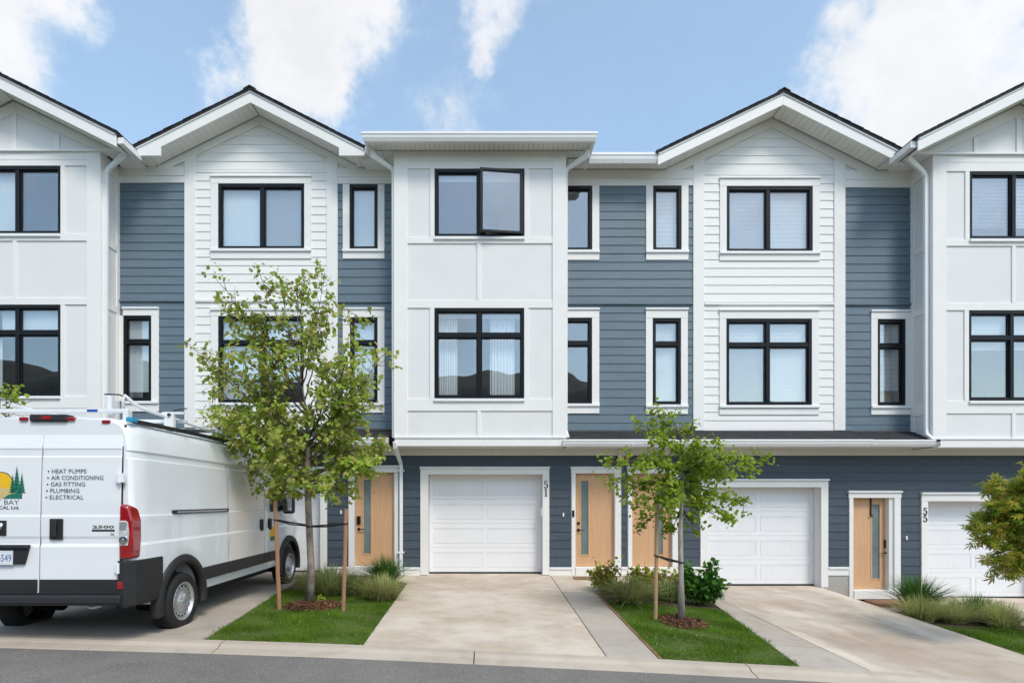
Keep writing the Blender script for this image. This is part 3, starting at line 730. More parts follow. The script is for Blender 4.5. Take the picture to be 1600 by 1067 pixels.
# --- bay (board and batten box of three storeys standing out over the ground floor)
def bay(unit, cx0, cx1, ytop, ybot, W3, W2, o, kw3, kw2, mid, mull3, mull2):
    """cx0,cx1: corner pixels; W3/W2: window boxes; o: vertical pixel offset of the bands"""
    P = YB; x0, x1 = X(cx0, P), X(cx1, P); zt, zb = Z(ytop, P), Z(ybot, P)
    hs = [H(*W3, P), H(*W2, P)]
    b = MB(); holes_wall(b, x0, x1, zb, zt, hs, YB, YB+.12)
    b.box(x0, x0+.1, YB+.12, YW+.1, zb, zt); b.box(x1-.1, x1, YB+.12, YW+.1, zb, zt); b.box(x0+.1, x1-.1, YB+.12, YW+.1, zb, zb+.1)
    w = b.build('bay_wall', M['panel'], unit)
    t = .022
    def bd(p0, q0, p1, q1, nm='batten', tt=t): return pbox(nm, M['white'], w, p0, q0, p1, q1, P, YB-tt, YB+.005, .003)
    cw = 19.5
    for (a, c) in ((cx0, cx0+cw), (cx1-cw, cx1)):
        bb = MB(); bb.box(X(a, P)-(.026 if a == cx0 else 0), X(c, P)+(.026 if c == cx1 else 0), YB-.027, YB+.004, zb+.17, zt); bevel(bb.build('corner_board', M['white'], w), .004, 1)
    for s, xx in ((-1, x0), (1, x1)):            # return of the corner boards and battens on the bay's flanks
        bb = MB()
        e = (xx-.026, xx+.004) if s < 0 else (xx-.004, xx+.026)
        bb.box(*e, YB+.005, YB+.12, zb+.17, zt); bevel(bb.build('corner_board', M['white'], w), .004, 1)
        for q0, q1 in ((ytop, 263.5+o), (371+o, 381+o), (470+o, 481+o), (623+o, 642+o)):
            bb = MB(); e2 = (xx-.02, xx+.004) if s < 0 else (xx-.004, xx+.02)
            bb.box(*e2, YB+.121, YW-.002, Z(q1, P), Z(q0, P)); bevel(bb.build('batten', M['white'], w), .003, 1)
        bb = MB(); e2 = (xx-.021, xx+.004) if s < 0 else (xx-.004, xx+.021)
        bb.box(*e2, YW-.10, YW-.0025, zb+.17, zt); bevel(bb.build('batten', M['white'], w), .003, 1)
    a, c = cx0+cw, cx1-cw
    bd(a, ytop, c, ytop+15, 'frieze_board', .025); bd(a, ytop+15.1, c, W3[1]-.05)
    bd(a, W3[3]+.05, c, 381+o); bd(a, 470+o, c, W2[1]-.05); bd(a, W2[3]+.05, c, 642+o)
    for wn in (W3, W2):
        for (p, q) in ((wn[0]-7, wn[0]), (wn[2], wn[2]+7)):
            bd(p, wn[1], q, wn[3])
        pbox('sill', M['gutter'], w, wn[0]-.6, wn[3]+.1, wn[2]+.6, wn[3]+4.6, P, YB-.06, YB, .005)
    for (q0, q1) in ((381+o, 470+o), (642+o, ybot-15.2)): bd(mid-3, q0, mid+3, q1)
    pbox('drip_cap', M['gutter'], w, cx0-.5, ybot-15, cx1+.5, ybot-12.2, P, YB-.05, YB, .003)
    pbox('base_trim', M['white'], w, cx0-.3, ybot-12.1, cx1+.3, ybot, P, YB-.03, YB+.01, .004)
    window(unit, *W3, P, YB, mull=mull3, **kw3); window(unit, *W2, P, YB, mull=mull2, transom=(519+o, 529+o), **kw2)
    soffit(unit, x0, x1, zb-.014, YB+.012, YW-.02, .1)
    return x0, x1

def frieze_flat(unit, px0, px1, py0, py1, py2):
    pbox('frieze_board', M['white'], unit, px0, py0, px1, py1, 12.0, YW-.038, YW+.01, .003)
    pbox('trim_board', M['white'], unit, px0, py1+.05, px1, py2, 12.0, YW-.030, YW+.01, .003)
def skirt(unit, px0, px1, pyt, pyg0, pyg1, left_end=False, right_end=False):
    """little shingled roof between the storeys, with its gutter and soffit"""
    x0, x1 = X(px0, 12), X(px1, 12); g0, g1 = X(px0, 11.3), X(px1, 11.3)
    zt = Z(pyt, 12); ze = Z(pyg0+1, 11.4)
    b = MB(); b.extx([(11.42, ze-.06), (11.42, ze-.02), (12.02, zt-.02), (12.02, ze-.06)], x0, x1); b.build('roof_deck', M['shingle'], unit)
    shingle_slope(unit, (x0, 11.40, ze-.02), (x1, 11.40, ze-.02), (x0, 12.0, zt-.02), 4)
    zg = Z(pyg0, 11.3); gutter(unit, x0-(.1 if left_end else 0), x1+(.07 if right_end else 0), zg, zg-Z(pyg1, 11.3), 11.3)
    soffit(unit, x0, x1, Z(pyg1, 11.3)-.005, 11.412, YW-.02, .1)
def ground_frieze(unit, px0, px1, py0, py1): pbox('frieze_board', M['soffit'], unit, px0, py0, px1, py1, 12.0, YW-.04, YW+.01, .003)
def ledge(unit, px0, px1, py0, py1, m): pbox('ledge', m, unit, px0, py0, px1, py1, 12.0, YW-.045, YW+.01, .004)
def gable_clip(pts):
    """pts: wall outline (px,py) left foot, peak, right foot on plane 12 -> x limits at height z"""
    (a, b_, c) = [(X(p, 12), Z(q, 12)) for p, q in pts]
    def f(z):
        t = (z-a[1])/(b_[1]-a[1]); u = (z-c[1])/(b_[1]-c[1]); return a[0]+(b_[0]-a[0])*t, c[0]+(b_[0]-c[0])*u
    return f
def slope_frieze(unit, pts, w=.19):
    for (p, q) in ((pts[0], pts[1]), (pts[2], pts[1])):
        ax, az, bx_, bz = X(p[0], 12), Z(p[1], 12), X(q[0], 12), Z(q[1], 12)
        b = MB(); b.prism([(ax, az+.03), (bx_, bz+.03), (bx_, bz-w), (ax, az-w)], YW-.04, YW+.01); bevel(b.build('frieze_board', M['white'], unit), .003, 1)
def corner(unit, px0, px1, py0, py1): pbox('corner_board', M['white'], unit, px0, py0, px1, py1, 12.0, YW-.034, YW+.01, .004)

def house(label, pxl, pxr, zg, holes, ztop, gab=None):
    cx = (X(pxl, 12)+X(pxr, 12))/2
    u = thing('townhouse', (cx, YW, zg), label, 'house', ROW)
    b = MB(); x0, x1 = X(pxl, 12)+.001, X(pxr, 12)-.001
    holes_wall(b, x0, x1, zg-.3, ztop, holes, YW, YW+.2)
    if gab: b.prism([(X(p, 12), Z(q, 12)) for p, q in gab], YW+.001, YW+.19)
    b.box(x0, x1, 21.8, 22, zg-.3, ztop)        # rear wall
    b.box(x0, x0+.1, YW+.2, 21.8, zg-.3, ztop); b.box(x1-.1, x1, YW+.2, 21.8, zg-.3, ztop)
    w = b.build('wall', M['panel'], u)
    return u, w
SH2 = lambda *r: ('shade',)+r

# ============ the house at the left edge (bay with gable, next to the van)
W47 = (193.4, 493.6, 237.5, 627)
u, w = house('townhouse at the left edge, white gabled bay behind the van', -330, 262, .03, [H(*W47), (-11.4, X(180, 12), Z(697, 12), Z(238, 12))], Z(262, 12))
siding(w, M['blue'], X(186, 12), X(262, 12), Z(668, 12), Z(286.5, 12), [H(*W47)])
siding(w, M['blue'], X(-330, 12), -11.45, Z(668, 12), Z(286.5, 12)); skirt(u, -330, -68, 668, 683, 695); frieze_flat(u, -330, -68, 262, 276, 286.5)
ledge(u, 186, 262, 468.5, 472, M['blue'])
window(u, *W47, 12, YW, transom=(530.7, 537.5), dress=('shade', (0, 1, .12)))
trim_window(u, 183, 249, 480.7, *W47, 643, left=False)
pbox('trim_board', M['white'], u, 186.5, 493.6, 193.4, 627, 12, YW-.03, YW+.01)
frieze_flat(u, 184, 262, 262, 276, 286.5)
c0 = VX+(X(156, YB)-3.51)*F/YB
LB = 156-c0
bay(u, c0, 156, 236, 697, (95.6-141, 260, 95.6, 366.5), (95.6-141, 476.5, 95.6, 619), -4, dict(cols=2, dress=('shade', (0, .48, 0), (.55, 1, .9)), screen=1), dict(cols=2, dress=('shade', (0, .5, .65), (.5, 1, .65), (.0, .3, .0))), 24, (27,), (27,))
skirt(u, 187, 262, 668, 683, 695)
# gable of that bay
gp = VX+(X(156, YB)-1.755)*F/10.92
def bay_gable(u, P, xl, xp, xr, pyl, pyp, pyr, bx0, bx1, ytri, rib):
    gable_roof(u, P, 16, xl, xp, xr, pyl, pyp, pyr, fh=.225, yw=YB+.02)
    XP = X(xp, P); zt = Z(pyp, P)+.03
    zb = Z(ytri, YB); sl = (Z(pyp, P)-Z(pyr, P))/(X(xr, P)-XP)
    b = MB(); hw = (zt-zb)/sl
    b.prism([(XP-hw, zb), (XP+hw, zb), (XP, zt)], YB+.003, YB+.15); g = b.build('gable_wall', M['panel'], u)
    b = MB(); b.box(XP-hw-.02, XP+hw+.02, YB-.07, YB+.0, zb-.02, zb+.02); bevel(b.build('ledge', M['gutter'], g), .004, 1)
    for s in (-1, 1):
        b = MB(); b.prism([(XP, zt-.02), (XP+s*hw, zb+.021), (XP+s*hw*.82, zb+.021), (XP, zt-.25)], YB-.024, YB+.004); bevel(b.build('frieze_board', M['white'], g), .003, 1)
    for dx in rib:
        x = XP+dx; b = MB(); b.box(x-.05, x+.05, YB-.021, YB+.004, zb+.022, zt-abs(dx)*sl-.26); bevel(b.build('batten', M['white'], g), .003, 1)
bay_gable(u, 10.92, gp-(181-gp), gp, 181, 229, 229-(181-gp)*.497, 229, c0, 156, 237.5, (0, .88, -.88))
# gutter along that gable's right eave, its elbow and downspout
b = MB(); xg = X(183, 10.95); zg_ = Z(214, 10.95)
b.tube([(xg+.05, 10.97, zg_-.06), (xg+.05, 11.56, zg_-.06)], .06, sq=(.06, .06)); b.build('gutter', M['gutter'], u)
pbox('eave_box', M['white'], u, 170, 237, 206, 244, 11.5, 11.35, 12.0, .004)
downspout(u, [(X(192, 11.3), 11.3, Z(222, 11.3)), (X(193, 11.32), 11.32, Z(243, 11.32)), (X(170, 11.46), 11.46, Z(264, 11.46)), (X(165, 11.48), 11.48, Z(272, 11.48)), (X(165, 11.48), 11.48, Z(690, 11.48))])
blank_roof(u, X(-330, 12), X(262, 12), Z(262, 12)+.05, 12.1)
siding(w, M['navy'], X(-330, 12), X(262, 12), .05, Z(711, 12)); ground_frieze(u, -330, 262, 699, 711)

# ============ white gabled house behind the left tree
W3, W2 = (341.5, 288, 476, 390), (341.5, 494.5, 475, 629.5); N3, N2 = (546.5, 289, 590.6, 390.4), (547.3, 496.4, 590.3, 629.7)
GW = [(243, 262), (407, 182), (572, 263.5)]
G49 = (X(325, 12), X(501, 12), -.4, Z(741, 12)); D49 = H(554.2, 738, 616.7, 900)
u, w = house('white gabled townhouse behind the left street tree, wood door beside shrubs', 262, 615, .02, [H(*W3), H(*W2), H(*N3), H(*N2), G49, D49], Z(262, 12), GW)
siding(w, M['blue'], X(262, 12), X(290, 12), Z(668, 12), Z(286.5, 12)); ledge(u, 262, 289.5, 468.5, 472, M['blue'])
cl49 = gable_clip([(243, 276), (407, 196), (572, 277.5)])
siding(w, M['white_board'], X(306, 12), X(511, 12), Z(270, 12), Z(200, 12), clip=cl49)
siding(w, M['white_board'], X(306, 12), X(511, 12), Z(668, 12), Z(270, 12), [H(*W3), H(*W2)], joints=(X(388, 12),))
siding(w, M['blue'], X(527.5, 12), X(615, 12), Z(670, 12), Z(288, 12), [H(*N3), H(*N2)])
corner(u, 289.2, 306.4, 245, 668); corner(u, 510.6, 528, 245, 670)
ledge(u, 307, 510, 468.5, 472.5, M['white']); ledge(u, 528.3, 615, 470, 473.5, M['blue'])
slope_frieze(u, GW); frieze_flat(u, 262, 289, 262, 276, 286.5); frieze_flat(u, 528.2, 615, 264, 278, 288.2)
pbox('trim_board', M['white'], u, 243, 262, 289, 276, 12, YW-.0385, YW+.01)
window(u, *W3, 12, YW, cols=2, dress=('shade', (0, .5, .0), (.5, 1, .0)), mull=(410,), screen=1); trim_window(u, 330, 487, 275, *W3, 405)
window(u, *W2, 12, YW, cols=2, transom=(531, 539.5), dress=('shade', (0, .5, .0), (.5, 1, .3)), mull=(410.5,)); trim_window(u, 330, 487, 483, *W2, 643)
window(u, *N3, 12, YW, dress='shade'); trim_window(u, 536, 601, 285, *N3, 405, head=False)
window(u, *N2, 12, YW, transom=(532, 538.6), dress='shade'); trim_window(u, 536, 601, 481.5, *N2, 645)
gable_roof(u, 11.5, 16.5, 210.5, 391, 570, 250, 160.5, 251.5, ret=243.5, yw=YW, flat=Z(263, 12)+.006)
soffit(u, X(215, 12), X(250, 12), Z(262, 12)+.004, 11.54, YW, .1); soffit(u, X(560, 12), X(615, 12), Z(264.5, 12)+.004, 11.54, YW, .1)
pbox('eave_box', M['white'], u, 566, 243, 602, 250, 11.6, 11.6, 12, .004)
zz = Z(232, 11.5); gutter(u, X(571, 11.5), X(588, 11.5), zz, .13, 11.45)
zz = Z(229, 11.5); gutter(u, X(200, 11.5), X(209.5, 11.5), zz, .13, 11.45)
blank_roof(u, X(262, 12), X(615, 12), Z(255, 12), 12.1)
skirt(u, 262, 615, 669.5, 683, 695, right_end=False)
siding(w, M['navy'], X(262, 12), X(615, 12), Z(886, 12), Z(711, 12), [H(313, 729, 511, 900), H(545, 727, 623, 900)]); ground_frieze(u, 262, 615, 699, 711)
garage(u, 314, 729, 511.5, 325, 741, 501, 896, .03)
entry(u, 545, 727, 623, 554.2, 738, 616.7, 884, 898, (567.3, 749.5, 578.2, 865), True, 'keypad')
for a, c in ((511.7, 544.8),):
    pbox('water_table', M['gutter'], u, a, 885, c, 887.8, 12, YW-.05, YW+.01, .003); pbox('base_trim', M['white'], u, a, 887.9, c, 899, 12, YW-.03, YW+.01)
small(u, 'doorbell', M['plastic'], 532, 797, 534.5, 803)

# ============ the house with the flat-eaved bay in the middle (number 51)
A3, A2 = (880.5, 291, 925, 392), (880.5, 497, 924.7, 631)
u, w = house('middle townhouse numbered 51 with flat-eaved white bay and single garage', 615, 975, 0, [H(*A3), H(*A2), (X(620, 12), X(876, 12), Z(697, 12), Z(238, 12)), (X(669, 12), X(847.5, 12), -.4, Z(741, 12)), H(899, 739.5, 960, 905)], Z(262, 12))
siding(w, M['blue'], X(870, 12), X(975, 12), Z(672, 12), Z(291, 12), [H(*A3), H(*A2)]); ledge(u, 880, 975, 473, 476.5, M['blue'])
window(u, *A3, 12, YW, dress=('shade', (0, 1, .93))); trim_window(u, 870, 936, 287, *A3, 407, left=False, head=False)
window(u, *A2, 12, YW, transom=(533, 540), dress=('shade', (0, 1, .95))); trim_window(u, 870, 936, 482, *A2, 646, left=False)
frieze_flat(u, 870, 975, 267, 281, 291)
bx0, bx1 = bay(u, 617.5, 882.5, 238, 697, (679, 264.5, 819.3, 371), (678.7, 481.7, 819, 623), 0, dict(cols=2, dress=('shade', (0, .48, .86), (.5, 1, .86)), opened=1), dict(cols=2, dress='curtain'), 748.5, (749,), (748.8,))
# flat eave of the bay: fascia, gutter on three sides, soffit, low roof
zs = Z(238, YB); ex0, ex1, ey = X(577, 11.06), X(922, 11.06), 11.06
b = MB()
x = ex0
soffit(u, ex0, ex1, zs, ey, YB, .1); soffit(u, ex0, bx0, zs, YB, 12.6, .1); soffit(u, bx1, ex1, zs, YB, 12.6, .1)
b = MB(); b.box(ex0, ex1, ey-.02, ey, zs-.01, zs+.2); b.box(ex0-.02, ex0, ey-.02, 13, zs-.01, zs+.2); b.box(ex1, ex1+.02, ey-.02, 13, zs-.01, zs+.2); b.build('fascia', M['white'], u)
zt = Z(206, 10.94)
# mitred gutter
def mitred(u, x0, x1, y0, yb, zt, h, d=.11):
    prof = [(0, 0), (0, -.25*h), (.012, -.3*h), (.02, -.62*h), (.05, -h), (d, -h), (d, 0), (d-.006, 0), (d-.006, -h+.006), (.055, -h+.006), (.026, -.6*h), (.012, -.25*h), (.01, 0)]
    b = MB(); k = len(prof)
    path = [((x0, yb), (1, 0)), ((x0, y0), (1, 1)), ((x1, y0), (-1, 1)), ((x1, yb), (-1, 0))]
    for (p, n) in path:
        for (q, z) in prof: b.v.append((p[0]+n[0]*q, p[1]+n[1]*q, zt+z))
    for i in range(3):
        for j in range(k): b.f.append((i*k+j, i*k+(j+1) % k, i*k+k+(j+1) % k, i*k+k+j))
    b.m = [0]*len(b.f); b.build('gutter', M['gutter'], u)
mitred(u, ex0-.135, ex1+.135, 10.93, 13, zt, .165)
b = MB(); b.box(ex0, ex1, ey, 13.2, zs+.1, zs+.19); b.build('roof', M['shingle'], u)
ds = lambda a, c, s: None
downspout(u, [(X(581, 11.25), 11.25, Z(228, 11.25)), (X(582, 11.25), 11.25, Z(243, 11.25)), (X(611, 11.46), 11.46, Z(263, 11.46)), (X(615.5, 11.47), 11.47, Z(270, 11.47)), (X(615.5, 11.47), 11.47, Z(684, 11.47))])
downspout(u, [(X(919, 11.25), 11.25, Z(228, 11.25)), (X(918, 11.25), 11.25, Z(243, 11.25)), (X(887, 11.46), 11.46, Z(264, 11.46)), (X(883.6, 11.47), 11.47, Z(271, 11.47)), (X(883.6, 11.47), 11.47, Z(672, 11.47)), (X(887, 11.42), 11.42, Z(684, 11.42))])
downspout(u, [(X(616.5, 11.36), 11.36, Z(690, 11.36)), (X(617.5, 11.4), 11.4, Z(699, 11.4)), (X(626.3, 11.93), 11.93, Z(724, 11.93)), (X(626.8, 11.93), 11.93, Z(730, 11.93)), (X(626.8, 11.93), 11.93, Z(893, 11.93)), (X(627.5, 11.86), 11.86, Z(899, 11.86))], .036, .03)
for q in (735, 862): pbox('pipe_strap', M['gutter'], u, 622, q-1, 632, q+1.4, 12, 11.892, 11.99, .002)
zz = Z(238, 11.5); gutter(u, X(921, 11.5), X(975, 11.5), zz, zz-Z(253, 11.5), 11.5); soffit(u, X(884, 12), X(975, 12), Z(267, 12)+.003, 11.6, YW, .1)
blank_roof(u, X(615, 12), X(975, 12), Z(255, 12), 12.1)
skirt(u, 880, 975, 672, 686, 697, left_end=True)
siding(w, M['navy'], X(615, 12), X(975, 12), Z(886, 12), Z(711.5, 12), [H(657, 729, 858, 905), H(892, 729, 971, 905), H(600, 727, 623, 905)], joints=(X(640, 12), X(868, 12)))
ground_frieze(u, 615, 975, 700, 711.5)
garage(u, 657, 729, 858, 669, 741, 847.5, 898, 0)
entry(u, 893, 729, 969, 899, 739.5, 960.5, 885.5, 899, (908.8, 751, 920, 866.5), True)
for a, c in ((632, 656.8), (858.2, 892.8)):
    pbox('water_table', M['gutter'], u, a, 885.5, c, 889, 12, YW-.05, YW+.01, .003); pbox('base_trim', M['white'], u, a, 889.1, c, 899.5, 12, YW-.03, YW+.01)
number(u, '51', 852.8, 751, 775.5)
small(u, 'doorbell_camera', M['iron'], 893.6, 797, 897, 807, .02, .006, YW-.035); small(u, 'doorbell', M['plastic'], 879, 801, 881.3, 807); small(u, 'door_sensor', M['plastic'], 845.4, 793, 846.8, 806, .02, .004, YW-.03)
small(u, 'siren_box', M['plastic'], 965, 702.5, 975, 725.5, .07, .008)
b = MB(); b.lathe((X(973, 12), YW-.087, Z(717, 12)), (0, -1, 0), [(.055, 0), (.055, .015), (.045, .04), (.02, .055), (.001, .058)], 20); b.build('strobe_lens', M['red'], u, smooth=True)

# ============ white gabled house right of the middle (number 53)
W3, W2 = (1134.6, 292, 1268.8, 394), (1134, 498.4, 1267.5, 633.3); B3, B2 = (1019.8, 291, 1064.3, 392), (1019.2, 497.5, 1063.4, 632.5)
GW = [(1039, 267), (1204, 186), (1367, 268)]
u, w = house('white gabled townhouse right of the middle, numbered 53, with stained driveway', 975, 1330, -.1, [H(*W3), H(*W2), H(*B3), H(*B2), (X(1105, 12), X(1281.6, 12), -.7, Z(761, 12)), H(987.3, 739.5, 1050, 905)], Z(267, 12), GW)
siding(w, M['blue'], X(975, 12), X(1083, 12), Z(672, 12), Z(291, 12), [H(*B3), H(*B2)]); ledge(u, 975.3, 1082, 473, 476.5, M['blue'])
siding(w, M['white_board'], X(1099, 12), X(1303, 12), Z(274, 12), Z(204, 12), clip=gable_clip([(1039, 281), (1204, 200), (1367, 282)]))
siding(w, M['white_board'], X(1099, 12), X(1303, 12), Z(672.5, 12), Z(274, 12), [H(*W3), H(*W2)], joints=(X(1170, 12),))
siding(w, M['blue'], X(1319, 12), X(1330, 12), Z(672.5, 12), Z(294, 12)); ledge(u, 1320, 1330, 474, 477.5, M['blue'])
corner(u, 1082.5, 1099.6, 250, 672.5); corner(u, 1302.2, 1319.6, 250, 672.5); ledge(u, 1100, 1301.8, 473.5, 477.2, M['white'])
slope_frieze(u, GW); frieze_flat(u, 975, 1082.3, 267, 281, 291); frieze_flat(u, 1319.8, 1330, 268, 282, 294)
window(u, *W3, 12, YW, cols=2, dress=('blind', 0), mull=(1200,), screen=0); trim_window(u, 1124, 1280, 277.7, *W3, 408)
window(u, *W2, 12, YW, cols=2, transom=(534.5, 543.5), dress=('blind', 0), mull=(1199.5,), screen=0); trim_window(u, 1123.4, 1278.5, 483.5, *W2, 648)
window(u, *B3, 12, YW, dress=('blind', 0)); trim_window(u, 1009, 1075, 287, *B3, 407, head=False)
window(u, *B2, 12, YW, transom=(534, 541), dress=('blind', 0)); trim_window(u, 1008.6, 1074, 482, *B2, 647)
gable_roof(u, 11.5, 16.5, 1028, 1224, 1413.5, 258, 164, 258, yw=YW, flat=Z(267.5, 12)+.006)
zz = Z(238, 11.5); gutter(u, X(975, 11.5), X(1027.5, 11.5), zz, zz-Z(253, 11.5), 11.5); soffit(u, X(975, 12), X(1040, 12), Z(267, 12)+.003, 11.6, YW, .1); soffit(u, X(1366, 12), X(1424, 12), Z(268.5, 12)+.003, 11.55, YW, .1)
blank_roof(u, X(975, 12), X(1330, 12), Z(260, 12), 12.1)
skirt(u, 975, 1330, 672, 686, 697)
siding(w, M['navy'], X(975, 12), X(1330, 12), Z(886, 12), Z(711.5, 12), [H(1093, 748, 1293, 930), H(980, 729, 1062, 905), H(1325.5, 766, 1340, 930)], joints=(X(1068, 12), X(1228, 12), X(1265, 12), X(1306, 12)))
ground_frieze(u, 975, 1330, 700, 711.5)
garage(u, 1093.6, 748, 1292.6, 1105, 761, 1281.6, 917.5, -.268)
entry(u, 981, 729, 1061, 987.3, 739.5, 1050, 885.5, 899, (1025.6, 751, 1037, 866.5), False)
for a, c in ((970.5, 980), (1062, 1093.3), (1293, 1325)):
    pbox('water_table', M['gutter'], u, a, 885, c, 888.6, 12, YW-.05, YW+.01, .003); pbox('base_trim', M['white'], u, a, 888.7, c, 898.3, 12, YW-.03, YW+.01)
pbox('foundation', M['found'], u, 1062, 898.4, 1093.3, 925, 12, YW-.012, YW+.01); pbox('foundation', M['found'], u, 1293, 898.4, 1325, 932, 12, YW-.012, YW+.01)
number(u, '53', 1099.2, 768, 792)

# ============ the house at the right edge (bay with gable, number 55)
C2 = (1370, 499, 1414, 634)
rx1 = VX+(X(1458, YB)+3.51)*F/YB
u, w = house('townhouse at the right edge numbered 55, white gabled bay over grasses', 1330, 1900, -.5, [H(*C2), (X(1427, 12), X(rx1-20, 12), Z(697, 12), Z(240, 12)), (X(1448, 12), X(1624, 12), -1, Z(783, 12)), H(1332, 777.6, 1389, 945)], Z(268, 12))
siding(w, M['blue'], X(1330, 12), X(1424, 12), Z(672.5, 12), Z(294, 12), [H(*C2)]); ledge(u, 1330, 1424, 474, 477.5, M['blue'])
window(u, *C2, 12, YW, transom=(537, 544), dress=('blind', .18, .75, 1)); trim_window(u, 1360, 1425, 485, *C2, 648)
frieze_flat(u, 1330, 1424, 268, 282, 294)
bay(u, 1458, rx1, 240, 699, (1514, 268.7, 1655, 374.5), (1512.8, 485.3, 1654, 626.5), 4, dict(cols=2, dress=('blind', .22, .8), screen=0), dict(cols=2, dress=('blind', .58, .9)), 1583, (1584,), (1581,))
gp = VX+(X(1458, YB)+1.755)*F/10.92
bay_gable(u, 10.92, 1434.7, gp, 2*gp-1434.7, 236, 236-(gp-1434.7)*.497, 236, 1458, rx1, 242.5, (0, .88, -.88))
b = MB(); xg = X(1433, 10.95); zg_ = Z(220, 10.95); b.tube([(xg-.05, 10.97, zg_-.06), (xg-.05, 11.56, zg_-.06)], .06, sq=(.06, .06)); b.build('gutter', M['gutter'], u)
pbox('eave_box', M['white'], u, 1412, 241, 1448, 248, 11.5, 11.35, 12.0, .004)
downspout(u, [(X(1419, 11.3), 11.3, Z(226, 11.3)), (X(1419, 11.32), 11.32, Z(247, 11.32)), (X(1441, 11.46), 11.46, Z(268, 11.46)), (X(1447, 11.48), 11.48, Z(277, 11.48)), (X(1447, 11.48), 11.48, Z(670, 11.48)), (X(1448, 11.46), 11.46, Z(678, 11.46)), (X(1459, 11.36), 11.36, Z(687, 11.36))])
blank_roof(u, X(1330, 12), X(1900, 12), Z(262, 12), 12.1)
skirt(u, 1330, 1424, 672.5, 686.5, 697, right_end=True)
gutter(u, X(1424, 12)+.065, X(1463, 11.3), Z(686.5, 11.3), Z(686.5, 11.3)-Z(697, 11.3), 11.3)
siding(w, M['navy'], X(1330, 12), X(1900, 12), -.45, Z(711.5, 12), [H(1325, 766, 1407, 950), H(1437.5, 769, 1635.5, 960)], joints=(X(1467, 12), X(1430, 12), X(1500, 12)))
ground_frieze(u, 1330, 1900, 700, 711.5)
garage(u, 1438, 769, 1635, 1448, 783, 1624, 937, -.545)
entry(u, 1325.7, 766.6, 1405.8, 1332, 777.6, 1396, 921.5, 935, (1368.5, 788, 1380, 905), False, 'keypad', .12)
number(u, '55', 1443.3, 792.5, 815.5)
small(u, 'doorbell', M['plastic'], 1414, 837, 1416.5, 843)
b = MB(); xh = X(1366, 12); b.box(xh-.012, xh+.012, YW+.095, YW+.115, Z(806, 12), Z(778, 12)); b.tube([(xh, YW+.1, Z(806, 12)), (xh, YW+.07, Z(808, 12)), (xh, YW+.06, Z(804, 12))], .008, 6); b.build('door_hanger', M['iron'], u)

# steps in front of the last door, door mats
b = MB(); x0, x1 = X(1352, 11.9), X(1404, 11.9); b.box(x0, x1, 11.5, 11.94, -.62, -.52); tag(bevel(b.build('wooden_step', M['edging']), .006), 'brown timber step below the wood door at the right', 'step')
b = MB(); b.box(7.3, 7.52, 11.1, 11.2, -.5, -.40); tag(bevel(b.build('timber_block', M['edging']), .006), 'short dark timber offcut at the edge of the stained driveway', 'timber')
p = ray_ground(913, 903.5); b = MB(); b.box(p.x-.22, p.x+.3, p.y-.16, p.y+.16, p.z+.002, p.z+.02)
dm = mat('coir_mat', (.30, .17, .09), .95, .3, 40, .8, 120); o = tag(b.build('door_mat', dm), 'brown coir doormat before the middle wood door', 'doormat')
for k in range(5):
    q = MB(); xa = p.x-.15+k*.08; q.box(xa, xa+.028, p.y-.1, p.y+.1, p.z+.0202, p.z+.0215); q.build('mat_stripe', M['iron'], o)

# hill across the street, seen only as a mirror image in the glass
b = MB(); n = 60
rs = random.Random(3)
for i in range(n+1):
    x = -140+280*i/n; h = float(np.interp(x, [-140, -75, -30, 0, 18, 34, 60, 140], [20, 25.5, 22, 23.5, 21.5, 16.5, 15.5, 14]))+.9*math.sin(i*.8)+.6*math.sin(i*1.7+1)+rs.uniform(-.3, .3)
    b.v += [(x, -45, -1), (x, -62, h*.72), (x, -78, h), (x, -100, -2)]
for i in range(n):
    for j in range(3): b.f.append((i*4+j, i*4+j+1, i*4+4+j+1, i*4+4+j))
b.m = [0]*len(b.f)
tag(b.build('hill', mat('hill_scrub', (.05, .05, .04), .95, .5, .2), smooth=True), kind='structure')

# ------------------------------------------------------------------ van
def text_mb(s, x, z, h, width=None, y=0., depth=.0012, align='L', slant=0., bold=0.):
    """flat lettering facing -Y; x,z = baseline start, h = cap height, width = overall width"""
    cu = bpy.data.curves.new('t', 'FONT'); cu.body = s; cu.size = 1; cu.offset = bold; cu.shear = slant; cu.resolution_u = 2
    o = bpy.data.objects.new('t', cu); COL.objects.link(o)
    dg = bpy.context.evaluated_depsgraph_get(); me = bpy.data.meshes.new_from_object(o.evaluated_get(dg))
    bpy.data.objects.remove(o); v = np.array([q.co[:] for q in me.vertices]); fs = [tuple(p.vertices) for p in me.polygons]
    b = MB()
    if len(v):
        cap = .729; sx = h/cap
        w0 = v[:, 0].max()-v[:, 0].min(); k = sx if width is None else width/w0
        xx = (v[:, 0]-v[:, 0].min())*k; zz = v[:, 1]*h/cap
        if align == 'R': xx -= xx.max()
        if align == 'C': xx -= xx.max()/2
        b.v = [(x+a, y, z+c) for a, c in zip(xx, zz)]; b.f = fs; b.m = [0]*len(fs)
    bpy.data.meshes.remove(me); bpy.data.curves.remove(cu)
    return b
